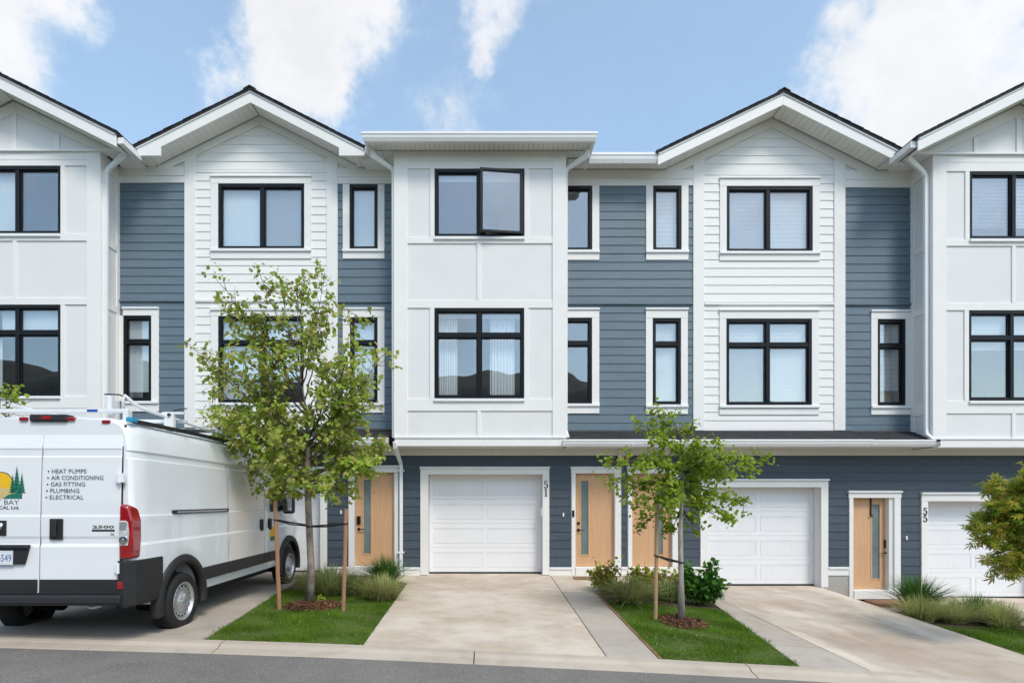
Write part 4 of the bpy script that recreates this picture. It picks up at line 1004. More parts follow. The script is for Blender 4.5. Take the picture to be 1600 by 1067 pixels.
M.update(
 vanw=mat('white_van_paint', (.80, .805, .815), .16, .01, 1.2, 0, spec=.5, coat=.6),
 vanblack=mat('black_van_plastic', (.022, .022, .023), .5, .15, 5, .15, 300),
 vandark=mat('van_underbody', (.008, .008, .008), .8, .1),
 tyre=mat('tyre_rubber', (.017, .016, .016), .75, .2, 8),
 steel=mat('steel_wheel', (.55, .56, .58), .35, .06, 6, metal=.75),
 chrome=mat('chrome', (.7, .7, .72), .12, .02, 2, metal=1),
 lens=mat('tail_lamp_red', (.30, .006, .012), .10, .12, 8, spec=.7, coat=.6),
 clear=mat('clear_lens', (.52, .50, .50), .15, .35, 26, spec=.8, coat=.5),
 rack=mat('white_rack_tube', (.74, .75, .76), .35, .05, 3),
 bluetape=mat('blue_sticker', (.02, .09, .32), .4, .05), cyan=mat('cyan_cap', (.03, .32, .52), .4, .05),
 ink=mat('dark_green_print', (.035, .075, .075), .5, .05), inkb=mat('black_print', (.02, .02, .025), .5, .05),
 sunny=mat('yellow_print', (.80, .47, .015), .5, .06), leafp=mat('green_print', (.02, .16, .105), .5, .2, 40), tanp=mat('tan_print', (.62, .47, .20), .5, .1),
 plate=mat('plate_white', (.70, .72, .74), .4, .03), plateblue=mat('plate_blue', (.03, .09, .33), .4, .03),
 vglass=mat('van_side_glass', (.03, .05, .05), .05, .1, spec=.8))
VX0, VY0 = -4.85, 5.98
van = thing('cargo_van', (VX0, VY0, .118), 'white high-roof cargo van parked nose-in on the left driveway', 'van')
van.rotation_euler = (-.0185, 0, 0)
AX = (.97, 4.70); WR = .355
def vb(mb, name, m, parent=van, smooth=False, bev=0, seg=2):
    o = mb.build(name, m, parent, local=True, smooth=smooth)
    if bev: bevel(o, bev, seg)
    return o
PR = [(0, .40), (.6, .40), (.93, .40), (.975, .42), (.995, .50), (1.01, .66), (1.02, .9), (1.024, 1.12), (1.008, 1.15), (1.008, 1.20), (1.018, 1.44), (1.008, 1.46), (.995, 1.8), (.984, 2.07), (.966, 2.085), (.964, 2.15), (.978, 2.165), (.95, 2.34), (.925, 2.42), (.88, 2.475), (.80, 2.515), (.66, 2.54), (.35, 2.555), (0, 2.56)]
def ztop(y): return float(np.interp(y, [0, 3.7, 3.95, 4.2, 4.5, 4.8, 4.98, 5.2, 5.42, 5.55, 5.62], [2.56, 2.56, 2.50, 2.31, 1.97, 1.60, 1.42, 1.34, 1.22, 1.05, .80]))
def hwf(y): return float(np.interp(y, [.0, .03, .07, .13, .22, 3.6, 4.4, 5.1, 5.4, 5.55, 5.62], [.90, .945, .968, .985, 1, 1, .985, .955, .90, .82, .70]))
st = sorted({.02, .035, .06, .10, .15, .22, .3, 1.6, 2.2, 2.8, 3.4, 3.7, 3.82, 3.95, 4.08, 5.25, 5.35, 5.45, 5.52, 5.58, 5.62, *[round(a+.47*math.cos(math.pi*i/22), 4) for a in AX for i in range(23)], 4.15, 5.18})
b = MB(); k = len(PR)
for y in st:
    zt, hw = ztop(y), hwf(y); arch = 0
    for a in AX:
        d = abs(y-a)
        if d <= .4701: arch = max(arch, WR+.03+math.sqrt(max(0, .4701**2-d*d))) if d < .4695 else max(arch, .40)
    if y < .5: arch = max(arch, .52)
    drop = float(np.interp(y, [0, .03, .08, .16, .3], [.06, .04, .018, .004, 0]))
    row = []
    for (x, z) in PR:
        if z > 1.2: z = 1.2+(z-1.2)*(zt-1.2)/1.36 if zt > 1.25 else min(z, zt)
        if zt <= 1.25: z = min(z, .42+(z-.42)*(zt-.42)/(1.25-.42)) if z > .42 else z
        hh = hw*(1-.10*max(0, (2.4-zt))*max(0, z-1.3)) if zt < 2.4 and z > 1.3 else hw
        if z > 2.2: z -= drop*(z-2.2)/.36
        row.append((x*hh, y, max(z, arch)))
    b.v += row+[(-p[0], p[1], p[2]) for p in row[-2:0:-1]]
S = 2*k-2
for i in range(len(st)-1):
    for j in range(S): b.f.append((i*S+j, i*S+(j+1) % S, i*S+S+(j+1) % S, i*S+S+j))
b.f.append(tuple(range(S-1, -1, -1))); b.f.append(tuple(range((len(st)-1)*S, len(st)*S))); b.m = [0]*len(b.f)
b.f = [f[::-1] for f in b.f]
body = vb(b, 'body', M['vanw']); smooth_by_angle(body, 22)
b = MB(); b.box(-.85, .85, .03, .5, .50, .9); b.box(-.72, .72, .5, 1.5, .46, .9); b.box(-.85, .85, 1.5, 4.15, .32, .9); b.box(-.72, .72, 4.15, 5.4, .36, .9); vb(b, 'underbody', M['vandark'])
b = MB(); b.extx([(-.002, .60), (.004, 1.6), (.012, 2.08), (.016, 2.18), (.052, 2.447), (.07, 2.447), (.06, .60)], -.874, .874); vb(b, 'door_seal', M['vandark'])
b = MB(); b.tube([(.52, .12, .50), (.52, .0, .475), (.56, -.02, .465), (.61, -.02, .465), (.65, .0, .475), (.65, .1, .50)], .016, 8); vb(b, 'tow_eye', M['steel'])
# rear doors
for s in (-1, 1):
    xa, xb = (.006, .865) if s > 0 else (-.865, -.006)
    pr = [(-.018, .615), (-.018, 1.115), (-.006, 1.15), (-.006, 1.20), (-.014, 1.23), (-.016, 1.44), (-.010, 1.465), (-.012, 1.6), (-.004, 2.085), (.004, 2.105), (.004, 2.165), (-.002, 2.185), (.035, 2.435), (.06, 2.435), (.05, .615)]
    b = MB(); b.extx(pr, xa, xb); d = vb(b, 'rear_door', M['vanw'], bev=.008)
    b = MB(); b.box(xa+.004, xb-.004, -.03, -.017, .622, .765); vb(b, 'lower_cladding', M['vanblack'], d, bev=.006)
    if s > 0:
        b = MB(); b.box(.11, .255, -.03, -.012, 1.195, 1.42); vb(b, 'handle_recess', M['vanblack'], d, bev=.03, seg=4)
        b = MB(); b.box(.155, .205, -.062, -.045, 1.23, 1.405); b.box(.16, .2, -.046, -.028, 1.36, 1.40); b.box(.16, .2, -.046, -.028, 1.24, 1.27); vb(b, 'door_handle', M['vanblack'], d, bev=.008)
        for i, (t, wd) in enumerate((('HEAT PUMPS', .375), ('AIR CONDITIONING', .565), ('GAS FITTING', .372), ('PLUMBING', .315), ('ELECTRICAL', .365))):
            zz = 1.912-i*.0705; y0 = -.0165+.0165*(zz-1.6)*.0+.008*(zz-1.6)/.485
            m_ = text_mb(t, .118-i*.004, zz, .048, wd, y0-.0015); vb(m_, 'lettering', M['ink'], d)
            q = MB(); q.cyl((.082-i*.004, y0, zz+.022), (0, -1, 0), .0085, .0015, 12); vb(q, 'bullet', M['ink'], d)
        vb(text_mb('2500', .57, 1.318, .030, .235, -.0185, bold=.03), 'model_badge', M['chrome'], d)
        q = MB(); q.box(.565, .81, -.0175, -.013, 1.282, 1.304); vb(q, 'badge_backing', M['inkb'], d); vb(text_mb('PROMASTER', .575, 1.286, .014, .225, -.0195), 'lettering', M['chrome'], d)
        vb(text_mb('06', .765, 1.235, .034, .04, -.0165), 'lettering', M['inkb'], d)
    else:
        def disc(cx, cz, r, y, m, nm, a0=0, a1=360):
            q = MB(); q.poly([(cx+r*math.cos(R(a0+(a1-a0)*i/40)), y, cz+r*math.sin(R(a0+(a1-a0)*i/40))) for i in range(41)]); vb(q, nm, m, d)
        cx, cz = -.43, 1.80; y0 = -.0118
        disc(cx, cz, .128, y0, M['inkb'], 'logo_outline', -25, 205); disc(cx, cz-.002, .121, y0-.0008, M['sunny'], 'logo_sun', -25, 205)
        q = MB(); q.poly([(cx-.15, y0-.0015, cz-.06), (cx-.05, y0-.0015, cz-.035), (cx+.08, y0-.0015, cz-.055), (cx+.16, y0-.0015, cz-.03), (cx+.19, y0-.0015, cz-.165), (cx-.1, y0-.0015, cz-.165), (cx-.16, y0-.0015, cz-.11)][::-1]); vb(q, 'logo_field', M['tanp'], d)
        q = MB(); q.poly([(cx+.02, y0-.0022, cz-.165), (cx+.08, y0-.0022, cz-.12), (cx+.23, y0-.0022, cz-.09), (cx+.23, y0-.0022, cz-.165)][::-1]); vb(q, 'logo_bank', M['leafp'], d)
        for (tx, th, tw) in ((cx+.17, .27, .062), (cx+.225, .20, .045), (cx+.125, .19, .04)):
            q = MB(); nz_ = 7; z0 = cz-.10
            for i in range(nz_):
                f = 1-i/nz_; q.poly([(tx-tw*f, y0-.003, z0+th*i/nz_), (tx, y0-.003, z0+th*(i+1.7)/nz_), (tx+tw*f, y0-.003, z0+th*i/nz_)][::-1])
            q.poly([(tx-.006, y0-.003, z0-.04), (tx-.006, y0-.003, z0), (tx+.006, y0-.003, z0), (tx+.006, y0-.003, z0-.04)]); vb(q, 'logo_tree', M['leafp'], d)
        vb(text_mb('WEST BAY', -.232, 1.573, .052, .43, -.0135, align='R'), 'lettering', M['ink'], d)
        vb(text_mb('MECHANICAL Ltd.', -.228, 1.523, .036, .49, -.0135, align='R', bold=.015), 'lettering', M['inkb'], d)
        q = MB(); q.box(-.60, -.36, -.024, -.012, 1.235, 1.40); o = vb(q, 'badge', M['vanblack'], d, bev=.035, seg=4)
        q = MB(); q.tube([(-.56, -.027, 1.37), (-.535, -.027, 1.31), (-.505, -.027, 1.275), (-.48, -.03, 1.255), (-.455, -.027, 1.275), (-.425, -.027, 1.31), (-.40, -.027, 1.37)], [.02, .022, .018, .014, .018, .022, .02], 8)
        q.tube([(-.52, -.027, 1.355), (-.49, -.03, 1.33), (-.48, -.032, 1.27)], [.012, .016, .01], 8); q.tube([(-.44, -.027, 1.355), (-.47, -.03, 1.33), (-.48, -.032, 1.27)], [.012, .016, .01], 8); vb(q, 'badge_emblem', M['chrome'], d, smooth=True)
        q = MB(); q.prism([(-.70, 1.14), (-.085, 1.14), (-.10, 1.085), (-.14, .93), (-.70, .93)], -.05, -.017); vb(q, 'plate_holder', M['vanblack'], d, bev=.012)
        q = MB(); q.box(-.70, -.09, -.075, -.049, 1.098, 1.14); vb(q, 'grab_bar', M['vanblack'], d, bev=.012)
        q = MB(); q.box(-.555, -.255, -.054, -.0505, .925, 1.078); p_ = vb(q, 'licence_plate', M['plate'], d, bev=.002)
        vb(text_mb('-6549', -.27, .962, .078, .175, -.0548, align='R'), 'lettering', M['plateblue'], d)
    for (zc, hw_) in ((1.86, .05), (.885, .045)):
        q = MB(); e = .865*s
        q.box(e-.035 if s > 0 else e-.055, e+.055 if s > 0 else e+.035, -.045, -.012, zc-.05, zc+.05); q.cyl((e+s*.005, -.045, zc-.058), (0, 0, 1), .018, .116, 12)
        vb(q, 'hinge', M['vanw'], d, bev=.006)
# bumper, corners, cladding
b = MB(); b.extx([(-.10, .505), (-.115, .53), (-.11, .592), (-.09, .605), (.1, .605), (.1, .49), (-.06, .49)], -.93, .93); vb(b, 'rear_bumper', M['vanblack'], bev=.012)
for s in (-1, 1):
    b = MB(); prof = [(.865, -.045), (.93, -.05), (.985, -.03), (1.02, .03), (1.035, .12), (1.04, .50), (.98, .50), (.9, .12), (.865, .06)]
    zs_ = [.47, .49, .60, .955, .965]
    n0 = 0
    ring = []
    for zi in zs_:
        f = .985 if zi in (.47, .965) else 1
        lift = 0
        ring.append([(s*x*f, y+(.0 if y < .3 else 0), zi) for x, y in prof])
    for r_ in ring: b.v += r_
    kk = len(prof)
    for i in range(len(zs_)-1):
        for j in range(kk): b.f.append((i*kk+j, i*kk+(j+1) % kk, (i+1)*kk+(j+1) % kk, (i+1)*kk+j))
    b.f.append(tuple(range(kk))); b.f.append(tuple(range((len(zs_)-1)*kk, len(zs_)*kk))); b.m = [0]*len(b.f)
    vb(b, 'corner_cladding', M['vanblack'], bev=.006)
    b = MB(); xa, xb = sorted((s*.875, s*.93)); b.box(xa, xb, -.062, -.04, .665, .745); vb(b, 'reflector', M['lens'], bev=.006)
    # tail lamp wrapped round the corner
    b = MB(); pts = [(s*.872, .985), (s*1.005, .985), (s*1.018, 1.2), (s*1.015, 1.40), (s*.975, 1.545), (s*.93, 1.575), (s*.872, 1.575)]
    b.prism(pts, -.045, .13); lamp = vb(b, 'tail_lamp', M['lens'], bev=.028, seg=4)
    b = MB(); pts = [(s*.882, 1.13), (s*.975, 1.13), (s*.988, 1.25), (s*.975, 1.38), (s*.95, 1.40), (s*.882, 1.40)]; b.prism(pts, -.051, -.03); vb(b, 'reverse_lens', M['clear'], lamp, bev=.008)
    b = MB(); b.lathe((s*.928, -.052, 1.19), (0, -1, 0), [(.05, 0), (.045, .004), (.03, -.001), (.012, .006), (.001, .007)], 20); vb(b, 'lamp_reflector', M['chrome'], lamp, smooth=True)
    b = MB(); b.prism([(s*.885, 1.30), (s*.955, 1.30), (s*.965, 1.385), (s*.885, 1.385)], -.054, -.05); vb(b, 'lamp_louvre', M['steel'], lamp)
    # wheel flares, strips
    for ai, a in enumerate(AX):
        b = MB(); n = 26; a0, a1 = -14, 194
        ri, ro = .455, .565
        for i in range(n+1):
            an = R(a0+(a1-a0)*i/n); c_, s_ = math.cos(an), math.sin(an)
            for (r_, x_) in ((ri, .95), (ri, 1.045), (ri+.03, 1.055), (ro-.02, 1.045), (ro, 1.02), (ro, .95)):
                b.v.append((s*x_, a+r_*c_, WR+.03+r_*s_*.99))
        for i in range(n):
            for j in range(6): b.f.append((i*6+j, i*6+(j+1) % 6, i*6+6+(j+1) % 6, i*6+6+j))
        b.m = [0]*len(b.f); vb(b, 'wheel_flare', M['vanblack'], smooth=True)
    for (ya, yb) in ((1.42, 2.17), (2.182, 3.50), (3.512, 3.66), (3.672, 4.16)):
        xa, xb = sorted((s*.985, s*1.034)); b = MB(); b.box(xa, xb, ya, yb, .545, .715); vb(b, 'rub_strip', M['vanblack'], bev=.008)
# sliding door: seams, rail, handles; front door
for (y, z0, z1) in ((2.176, .43, 2.46), (3.506, .45, 2.2), (3.668, .45, 1.6)):
    b = MB(); zz = np.linspace(z0, z1, 14)
    xs_ = [float(np.interp(z, [q[1] for q in PR[3:20]], [q[0] for q in PR[3:20]])) for z in zz]
    for z, x in zip(zz, xs_): b.v += [(x+.0015, y-.004, z), (x+.0015, y+.004, z)]
    for i in range(13): b.f.append((2*i, 2*i+1, 2*i+3, 2*i+2)); b.m.append(0)
    vb(b, 'door_seam', M['vandark'])
b = MB(); b.box(1.0, 1.035, .72, 2.15, 1.455, 1.50); o = vb(b, 'slide_rail', M['vanblack'], bev=.006)
b = MB(); b.box(1.034, 1.040, .79, 2.08, 1.464, 1.485); vb(b, 'rail_insert', M['steel'], o)
for y in (3.36, 3.72):
    b = MB(); b.box(1.0, 1.048, y-.045, y+.045, 1.10, 1.30); vb(b, 'door_handle', M['vanblack'], bev=.02, seg=3)
# cab side window, windscreen and mirrors
for s in (-1, 1):
    b = MB(); pts = [(3.73, 1.42), (4.55, 1.42), (4.66, 1.5), (4.32, 1.98), (4.12, 2.07), (3.80, 2.07)]
    for x_ in (1.0, 1.018):
        b.v += [(s*(x_-.055*max(0, z-1.42)/.65-.03*max(0, y-4.1)), y, z) for y, z in pts]
    kk = len(pts); b.f = [tuple(range(kk)), tuple(range(2*kk-1, kk-1, -1))]+[(i, (i+1) % kk, kk+(i+1) % kk, kk+i) for i in range(kk)]; b.m = [0]*len(b.f)
    vb(b, 'side_window', M['vglass'], bev=.004)
    b = MB(); b.box(*sorted((s*1.06, s*1.27)), 4.18, 4.30, 1.37, 1.76); mr = vb(b, 'mirror', M['vanblack'], bev=.04, seg=4)
    b = MB(); b.tube([(s*.98, 4.36, 1.5), (s*1.08, 4.28, 1.46)], .035, 8); vb(b, 'mirror_arm', M['vanblack'], mr)
    b = MB(); b.box(*sorted((s*1.085, s*1.245)), 4.172, 4.181, 1.42, 1.72); vb(b, 'mirror_glass', M['chrome'], mr, bev=.003)
b = MB(); rows = []
for y in (4.02, 4.2, 4.5, 4.8, 4.95):
    hw = .80 if y < 4.4 else .84
    rows.append([(x*hw, y+.02*(1-abs(x)), ztop(y)+.012-.05*abs(x)**3) for x in (-1, -.6, 0, .6, 1)])
for r_ in rows: b.v += r_
for i in range(4):
    for j in range(4): b.f.append((i*5+j, i*5+j+1, i*5+6+j, i*5+5+j)); b.m.append(0)
vb(b, 'windscreen', M['vglass'], smooth=True)
q = MB(); q.poly([(1.0225, 3.86+.14*math.cos(R(9*i)), 1.02+.13*math.sin(R(9*i))) for i in range(40)]); vb(q, 'door_decal', M['sunny'])
q = MB(); q.poly([(1.0235, 3.74, .98), (1.0235, 4.0, .98), (1.0235, 3.98, .90), (1.0235, 3.76, .90)]); vb(q, 'door_decal', M['leafp'])
# wheels
def wheel(x, a, s):
    b = MB(); w_ = .225
    prof = [(.235, 0), (.29, -.006), (.335, 0), (.352, .02), (.358, .05), (.359, w_/2), (.358, w_-.05), (.352, w_-.02), (.335, w_), (.235, w_)]
    b.lathe((x, a, WR), (-s, 0, 0), prof, 40)
    for r_, h_ in ((.3595, .05), (.3595, .09), (.3595, .13), (.3595, .17)): pass
    w = vb(b, 'wheel', M['tyre'], smooth=True)
    b = MB(); b.lathe((x, a, WR), (-s, 0, 0), [(.238, .0), (.232, -.006), (.222, .0), (.215, .035), (.205, .045), (.175, .022), (.15, .018), (.13, .03), (.115, .012), (.07, .004), (.055, -.012), (.03, -.016), (.001, -.016)], 40); r_ = vb(b, 'rim', M['steel'], w, smooth=True)
    for i in range(16):
        an = 2*math.pi*i/16; c = Vector((x-s*.026, a+.178*math.cos(an), WR+.178*math.sin(an)))
        q = MB(); q.lathe(c, (s, 0, 0), [(.001, .004), (.017, .004), (.02, 0)], 12); vb(q, 'vent_hole', M['vandark'], w)
    q = MB()
    for i in range(5):
        an = 2*math.pi*i/5; q.cyl((x-s*.006, a+.075*math.cos(an), WR+.075*math.sin(an)), (s, 0, 0), .012, .016, 8)
    vb(q, 'wheel_nuts', M['steel'], w)
    q = MB(); q.cyl((x-s*.24, a, WR), (-s, 0, 0), .12, .3, 16); vb(q, 'axle', M['vandark'], w)
    # tread grooves
    q = MB()
    for h_ in (.055, .10, .145):
        q.lathe((x-s*h_, a, WR), (-s, 0, 0), [(.3585, 0), (.3602, .003), (.3602, .009), (.3585, .012)], 40)
    vb(q, 'tread_groove', M['vandark'], w)
for s in (-1, 1):
    for a in AX: wheel(s*1.03, a, s)
# roof furniture
b = MB(); b.box(-.14, .27, -.015, .12, 2.475, 2.555); cam_ = vb(b, 'brake_light_housing', M['vanblack'], bev=.018, seg=3)
b = MB(); b.box(.0, .11, -.022, -.01, 2.50, 2.53); vb(b, 'brake_light', M['red'], cam_)
for xx in (-.215, .30, .68):
    zc = 2.505 if xx < .5 else 2.475
    b = MB(); b.box(xx-.045, xx+.045, -.005+.01*(xx > .5), .1, zc-.02, zc+.02); vb(b, 'clearance_lamp', M['lens'], bev=.01)
b = MB(); b.tube([(.90, .16, 2.50), (.905, 1.2, 2.51), (.905, 3.0, 2.51)], .02, sq=(.022, .02)); rail = vb(b, 'roof_rail', M['vanblack'])
b = MB(); b.box(.865, .93, .06, .17, 2.485, 2.535); vb(b, 'rail_cap', M['cyan'], rail, bev=.006)
rackp = bpy.data.objects.new('ladder_rack', None); COL.objects.link(rackp); rackp.parent = van; WL[rackp.name] = Vector((0, 0, 0))
for y, x1 in ((.22, .80), (1.05, 1.0), (2.45, 1.02)):
    b = MB(); b.box(-.95, x1, y-.025, y+.025, 2.605, 2.648); o = vb(b, 'crossbar', M['rack'], rackp, bev=.006)
    for xx in (-.8, .78):
        b = MB(); b.box(xx-.03, xx+.03, y-.04, y+.04, 2.50, 2.63); vb(b, 'foot', M['rack'], rackp, bev=.005)
b = MB(); b.box(.40-.06, .40+.06, .1935, .1955, 2.612, 2.642); vb(b, 'sticker', M['bluetape'], rackp)
b = MB(); b.cyl((.45, .40, 2.62), (0, 0, 1), .036, .21, 14); vb(b, 'post', M['rack'], rackp, bev=.004)
b = MB(); b.tube([(.60, .42, 2.66), (.60, .42, 2.80), (.62, .42, 2.84), (.64, .44, 2.81), (.68, .5, 2.75), (.72, .6, 2.71), (.80, 1.0, 2.67), (.86, 1.8, 2.62), (.88, 2.75, 2.58)], .02, 8); vb(b, 'ladder_arm', M['rack'], rackp, smooth=True)
b = MB(); b.tube([(.38, .42, 2.855), (.55, .42, 2.85), (.6, .42, 2.83)], .008, 6); vb(b, 'latch', M['vanblack'], rackp)
for y in (.95, 2.25):
    b = MB(); b.box(.78, .90, y-.03, y+.03, 2.52, 2.76 if y > 2 else 2.73); b.box(.74, 1.02, y-.015, y+.015, 2.70, 2.73); vb(b, 'bracket', M['rack'], rackp, bev=.005)
    b = MB(); b.cyl((.85, y-.05, 2.69), (0, 1, 0), .02, .12, 10); b.tube([(.88, y, 2.75), (1.0, y, 2.77), (1.08, y-.06, 2.765)], .008, 6); vb(b, 'latch', M['vanblack'], rackp)
b = MB(); b.box(-.75, -.69, .16, .26, 2.62, 2.86); vb(b, 'clamp', M['vanblack'], rackp, bev=.006)
b = MB(); b.tube([(-.6, .3, 2.70), (-.6, 3.0, 2.66)], .02, 8); vb(b, 'ladder_arm', M['rack'], rackp)

# ------------------------------------------------------------------ planting
def rot_frames(dirs, ups=None):
    """orthonormal frames whose y axis is dirs (n,3)"""
    d = dirs/np.linalg.norm(dirs, axis=1, keepdims=True)
    r = np.random.normal(size=d.shape) if ups is None else ups
    a = np.cross(d, r); a /= np.linalg.norm(a, axis=1, keepdims=True)+1e-9
    n = np.cross(a, d); return a, d, n
def scatter(name, tv, tf, pos, dirs, size, m, parent=None, ups=None, kind=None):
    """many copies of a small template joined into one mesh"""
    a, d, n = rot_frames(dirs, ups); tv = np.array(tv)
    V = pos[:, None, :]+size[:, None, None]*(tv[None, :, 0:1]*a[:, None, :]+tv[None, :, 1:2]*d[:, None, :]+tv[None, :, 2:3]*n[:, None, :])
    nv = len(tv); N_ = len(pos)
    V = V.reshape(-1, 3); c = V.mean(0)
    me = bpy.data.meshes.new(name); me.vertices.add(len(V)); me.vertices.foreach_set('co', (V-c).ravel())
    lens = [len(f) for f in tf]; flat = np.concatenate([np.array(f) for f in tf])
    LI = (flat[None, :]+nv*np.arange(N_)[:, None]).ravel()
    me.loops.add(len(LI)); me.loops.foreach_set('vertex_index', LI.astype(np.int32))
    lt = np.tile(np.array(lens), N_); ls = np.concatenate([[0], np.cumsum(lt)[:-1]])
    me.polygons.add(len(lt)); me.polygons.foreach_set('loop_start', ls.astype(np.int32))
    try: me.polygons.foreach_set('loop_total', lt.astype(np.int32))
    except Exception: pass
    me.update(calc_edges=True); me.validate()
    o = link(name, me, m, parent, c)
    if kind: o['kind'] = kind
    return o
LEAF = ([(0, 0, 0), (.34, .25, .07), (.38, .58, .10), (0, 1, -.08), (-.38, .58, .10), (-.34, .25, .07), (0, .5, 0)], [(0, 1, 6), (1, 2, 6), (2, 3, 6), (3, 4, 6), (4, 5, 6), (5, 0, 6)])
ROUND = ([(0, 0, 0), (.34, .12, .05), (.46, .45, .08), (.26, .78, .03), (0, .98, -.06), (-.26, .78, .03), (-.46, .45, .08), (-.34, .12, .05), (0, .45, 0)], [(i, (i+1) % 8, 8) for i in range(8)])
def star():
    v = [(0, 0, 0)]; f = []
    for an, ln in ((-75, .55), (-40, .85), (0, 1.0), (40, .85), (75, .55)):
        c, s = math.cos(R(an)), math.sin(R(an)); k = len(v)
        v += [(s*ln*.5-c*.085, c*ln*.5+s*.085, .03), (s*ln, c*ln, -.06), (s*ln*.5+c*.085, c*ln*.5-s*.085, .03)]; f += [(0, k+2, k+1, k)]
    return v, f
MAPLE = star()
def blade(seg=3): 
    v = []; f = []
    for i in range(seg):
        t = i/seg; v += [(-.5*(1-t*.6), t, 0), (.5*(1-t*.6), t, 0)]
    v.append((0, 1, 0))
    for i in range(seg-1): f.append((2*i, 2*i+1, 2*i+3, 2*i+2))
    f.append((2*seg-2, 2*seg-1, 2*seg)); return v, f
def lawn_blades(name, poly_ok, x0, x1, y0, y1, dens, m, label=None, zf=G, dz=0., hmin=.03, hmax=.062):
    n = int(dens*(x1-x0)*(y1-y0)); xs = np.random.uniform(x0, x1, n); ys = np.random.uniform(y0, y1, n)
    keep = np.array([poly_ok(x, y) for x, y in zip(xs, ys)]); xs, ys = xs[keep], ys[keep]; n = len(xs)
    zs = np.array([zf(x, y) for x, y in zip(xs, ys)])+dz
    pos = np.stack([xs, ys, zs], 1); d = np.random.normal(0, .38, (n, 3)); d[:, 2] = 1
    pch = .8+.35*np.sin(xs*5.1+np.sin(ys*3.3)*2)*np.cos(ys*4.2+xs)
    size = np.random.uniform(hmin, hmax, n)*pch
    w = .085
    o = scatter(name, [(-w, 0, 0), (w, 0, 0), (.06*.5, .55, .12), (0, 1, .3)], [(0, 1, 2), (0, 2, 3)], pos, d, size, m)
    return tag(o, label, 'grass', kind='stuff')
M.update(
 grass=leafmat('lawn_grass', [(.115, .21, .018), (.175, .29, .03), (.135, .24, .022), (.30, .36, .08), (.15, .26, .026)], .4, .55),
 leaf_a=leafmat('pear_leaf', [(.24, .40, .035), (.35, .52, .05), (.48, .62, .07), (.28, .45, .04), (.56, .62, .13), (.24, .41, .035), (.52, .47, .15)], .5, .4),
 leaf_b=leafmat('lime_leaf', [(.32, .42, .045), (.44, .54, .07), (.36, .46, .05), (.52, .58, .12), (.28, .38, .045)], .5, .4),
 leaf_m=leafmat('maple_leaf', [(.14, .30, .035), (.24, .42, .04), (.44, .54, .05), (.62, .60, .06), (.16, .32, .035), (.58, .45, .07)], .5, .45),
 leaf_d=leafmat('laurel_leaf', [(.065, .18, .028), (.11, .26, .042), (.17, .34, .065), (.085, .21, .033)], .35, .28),
 leaf_y=leafmat('spirea_leaf', [(.34, .45, .04), (.52, .58, .05), (.62, .60, .06), (.22, .33, .04), (.38, .25, .08)], .45, .5),
 gtan=leafmat('tan_grass', [(.46, .43, .17), (.60, .53, .29), (.30, .36, .10), (.70, .61, .38), (.36, .39, .12)], .4, .6),
 ggreen=leafmat('green_grass', [(.07, .16, .028), (.11, .22, .04), (.15, .26, .05), (.085, .18, .03)], .35, .5),
 gmix=leafmat('mixed_grass', [(.17, .29, .06), (.26, .35, .09), (.44, .43, .18), (.22, .33, .07), (.54, .48, .26)], .4, .55))
RING1, RING2 = ray_ground(490, 946), ray_ground(1066, 972)
inl = lambda a, b_, ring, rr, e=.028: (lambda x, y: a(y)+random.gauss(.005, e) < x < b_(y)-random.gauss(.005, e) and (ring is None or ((x-ring.x)/rr[0])**2+((y-ring.y)/rr[1])**2 > random.uniform(.85, 1.1)))
lawn_blades('lawn_grass', inl(eL1, eR1, RING1, (.40, .42)), -3.9, -1.35, 6.31, 9.8, 5200, M['grass'], 'short green lawn grass around the left street tree', dz=-.018)
lawn_blades('lawn_grass', inl(eL2, eR2, RING2, (.33, .36)), 1.95, 4.1, 6.31, 9.3, 5200, M['grass'], 'short green lawn grass around the slim lime tree', dz=-.008)
z3 = lambda x, y: G(max(7.5, x), y)
lawn_blades('lawn_grass', inl(lambda y: 7.26, lambda y: 9.33, None, None), 7.26, 9.33, 6.31, 9.4, 4200, M['grass'], 'short green lawn grass at the right edge below the maple', zf=z3, dz=-.02)
lawn_blades('lawn_grass', inl(lambda y: -9.5, lambda y: -6.64, None, None), -9.5, -6.64, 6.31, 11.8, 1200, M['grass'], 'short green lawn grass left of the van', dz=-.02)
def mulch(ring, rx, ry, label):
    n = 1700; r = np.sqrt(np.random.uniform(0, 1, n)); an = np.random.uniform(0, 2*math.pi, n)
    x = ring.x+rx*r*np.cos(an); y = ring.y+ry*r*np.sin(an); z = np.array([G(a, c) for a, c in zip(x, y)])+.05*(1-r**2)+np.random.uniform(-.005, .012, n)
    d = np.random.normal(0, 1, (n, 3)); d[:, 2] *= .35
    tag(scatter('mulch', [(-.22, 0, 0), (.22, 0, 0), (.18, 1, 0), (-.18, 1, 0), (0, .5, .25)], [(0, 1, 4), (1, 2, 4), (2, 3, 4), (3, 0, 4)], np.stack([x, y, z], 1), d, np.random.uniform(.02, .055, n), M['chip']), label, 'mulch', kind='stuff')
    b = MB(); b.lathe((ring.x, ring.y, ring.z-.03), (0, 0, 1), [(rx*1.02, 0), (rx*.8, .028), (rx*.4, .06), (.001, .07)], 24); o = b.build('mulch_bed', M['soil'], smooth=True); o['kind'] = 'structure'
mulch(RING1, .42, .42, 'brown bark mulch ring at the foot of the left tree'); mulch(RING2, .34, .36, 'reddish bark mulch ring at the foot of the slim tree')

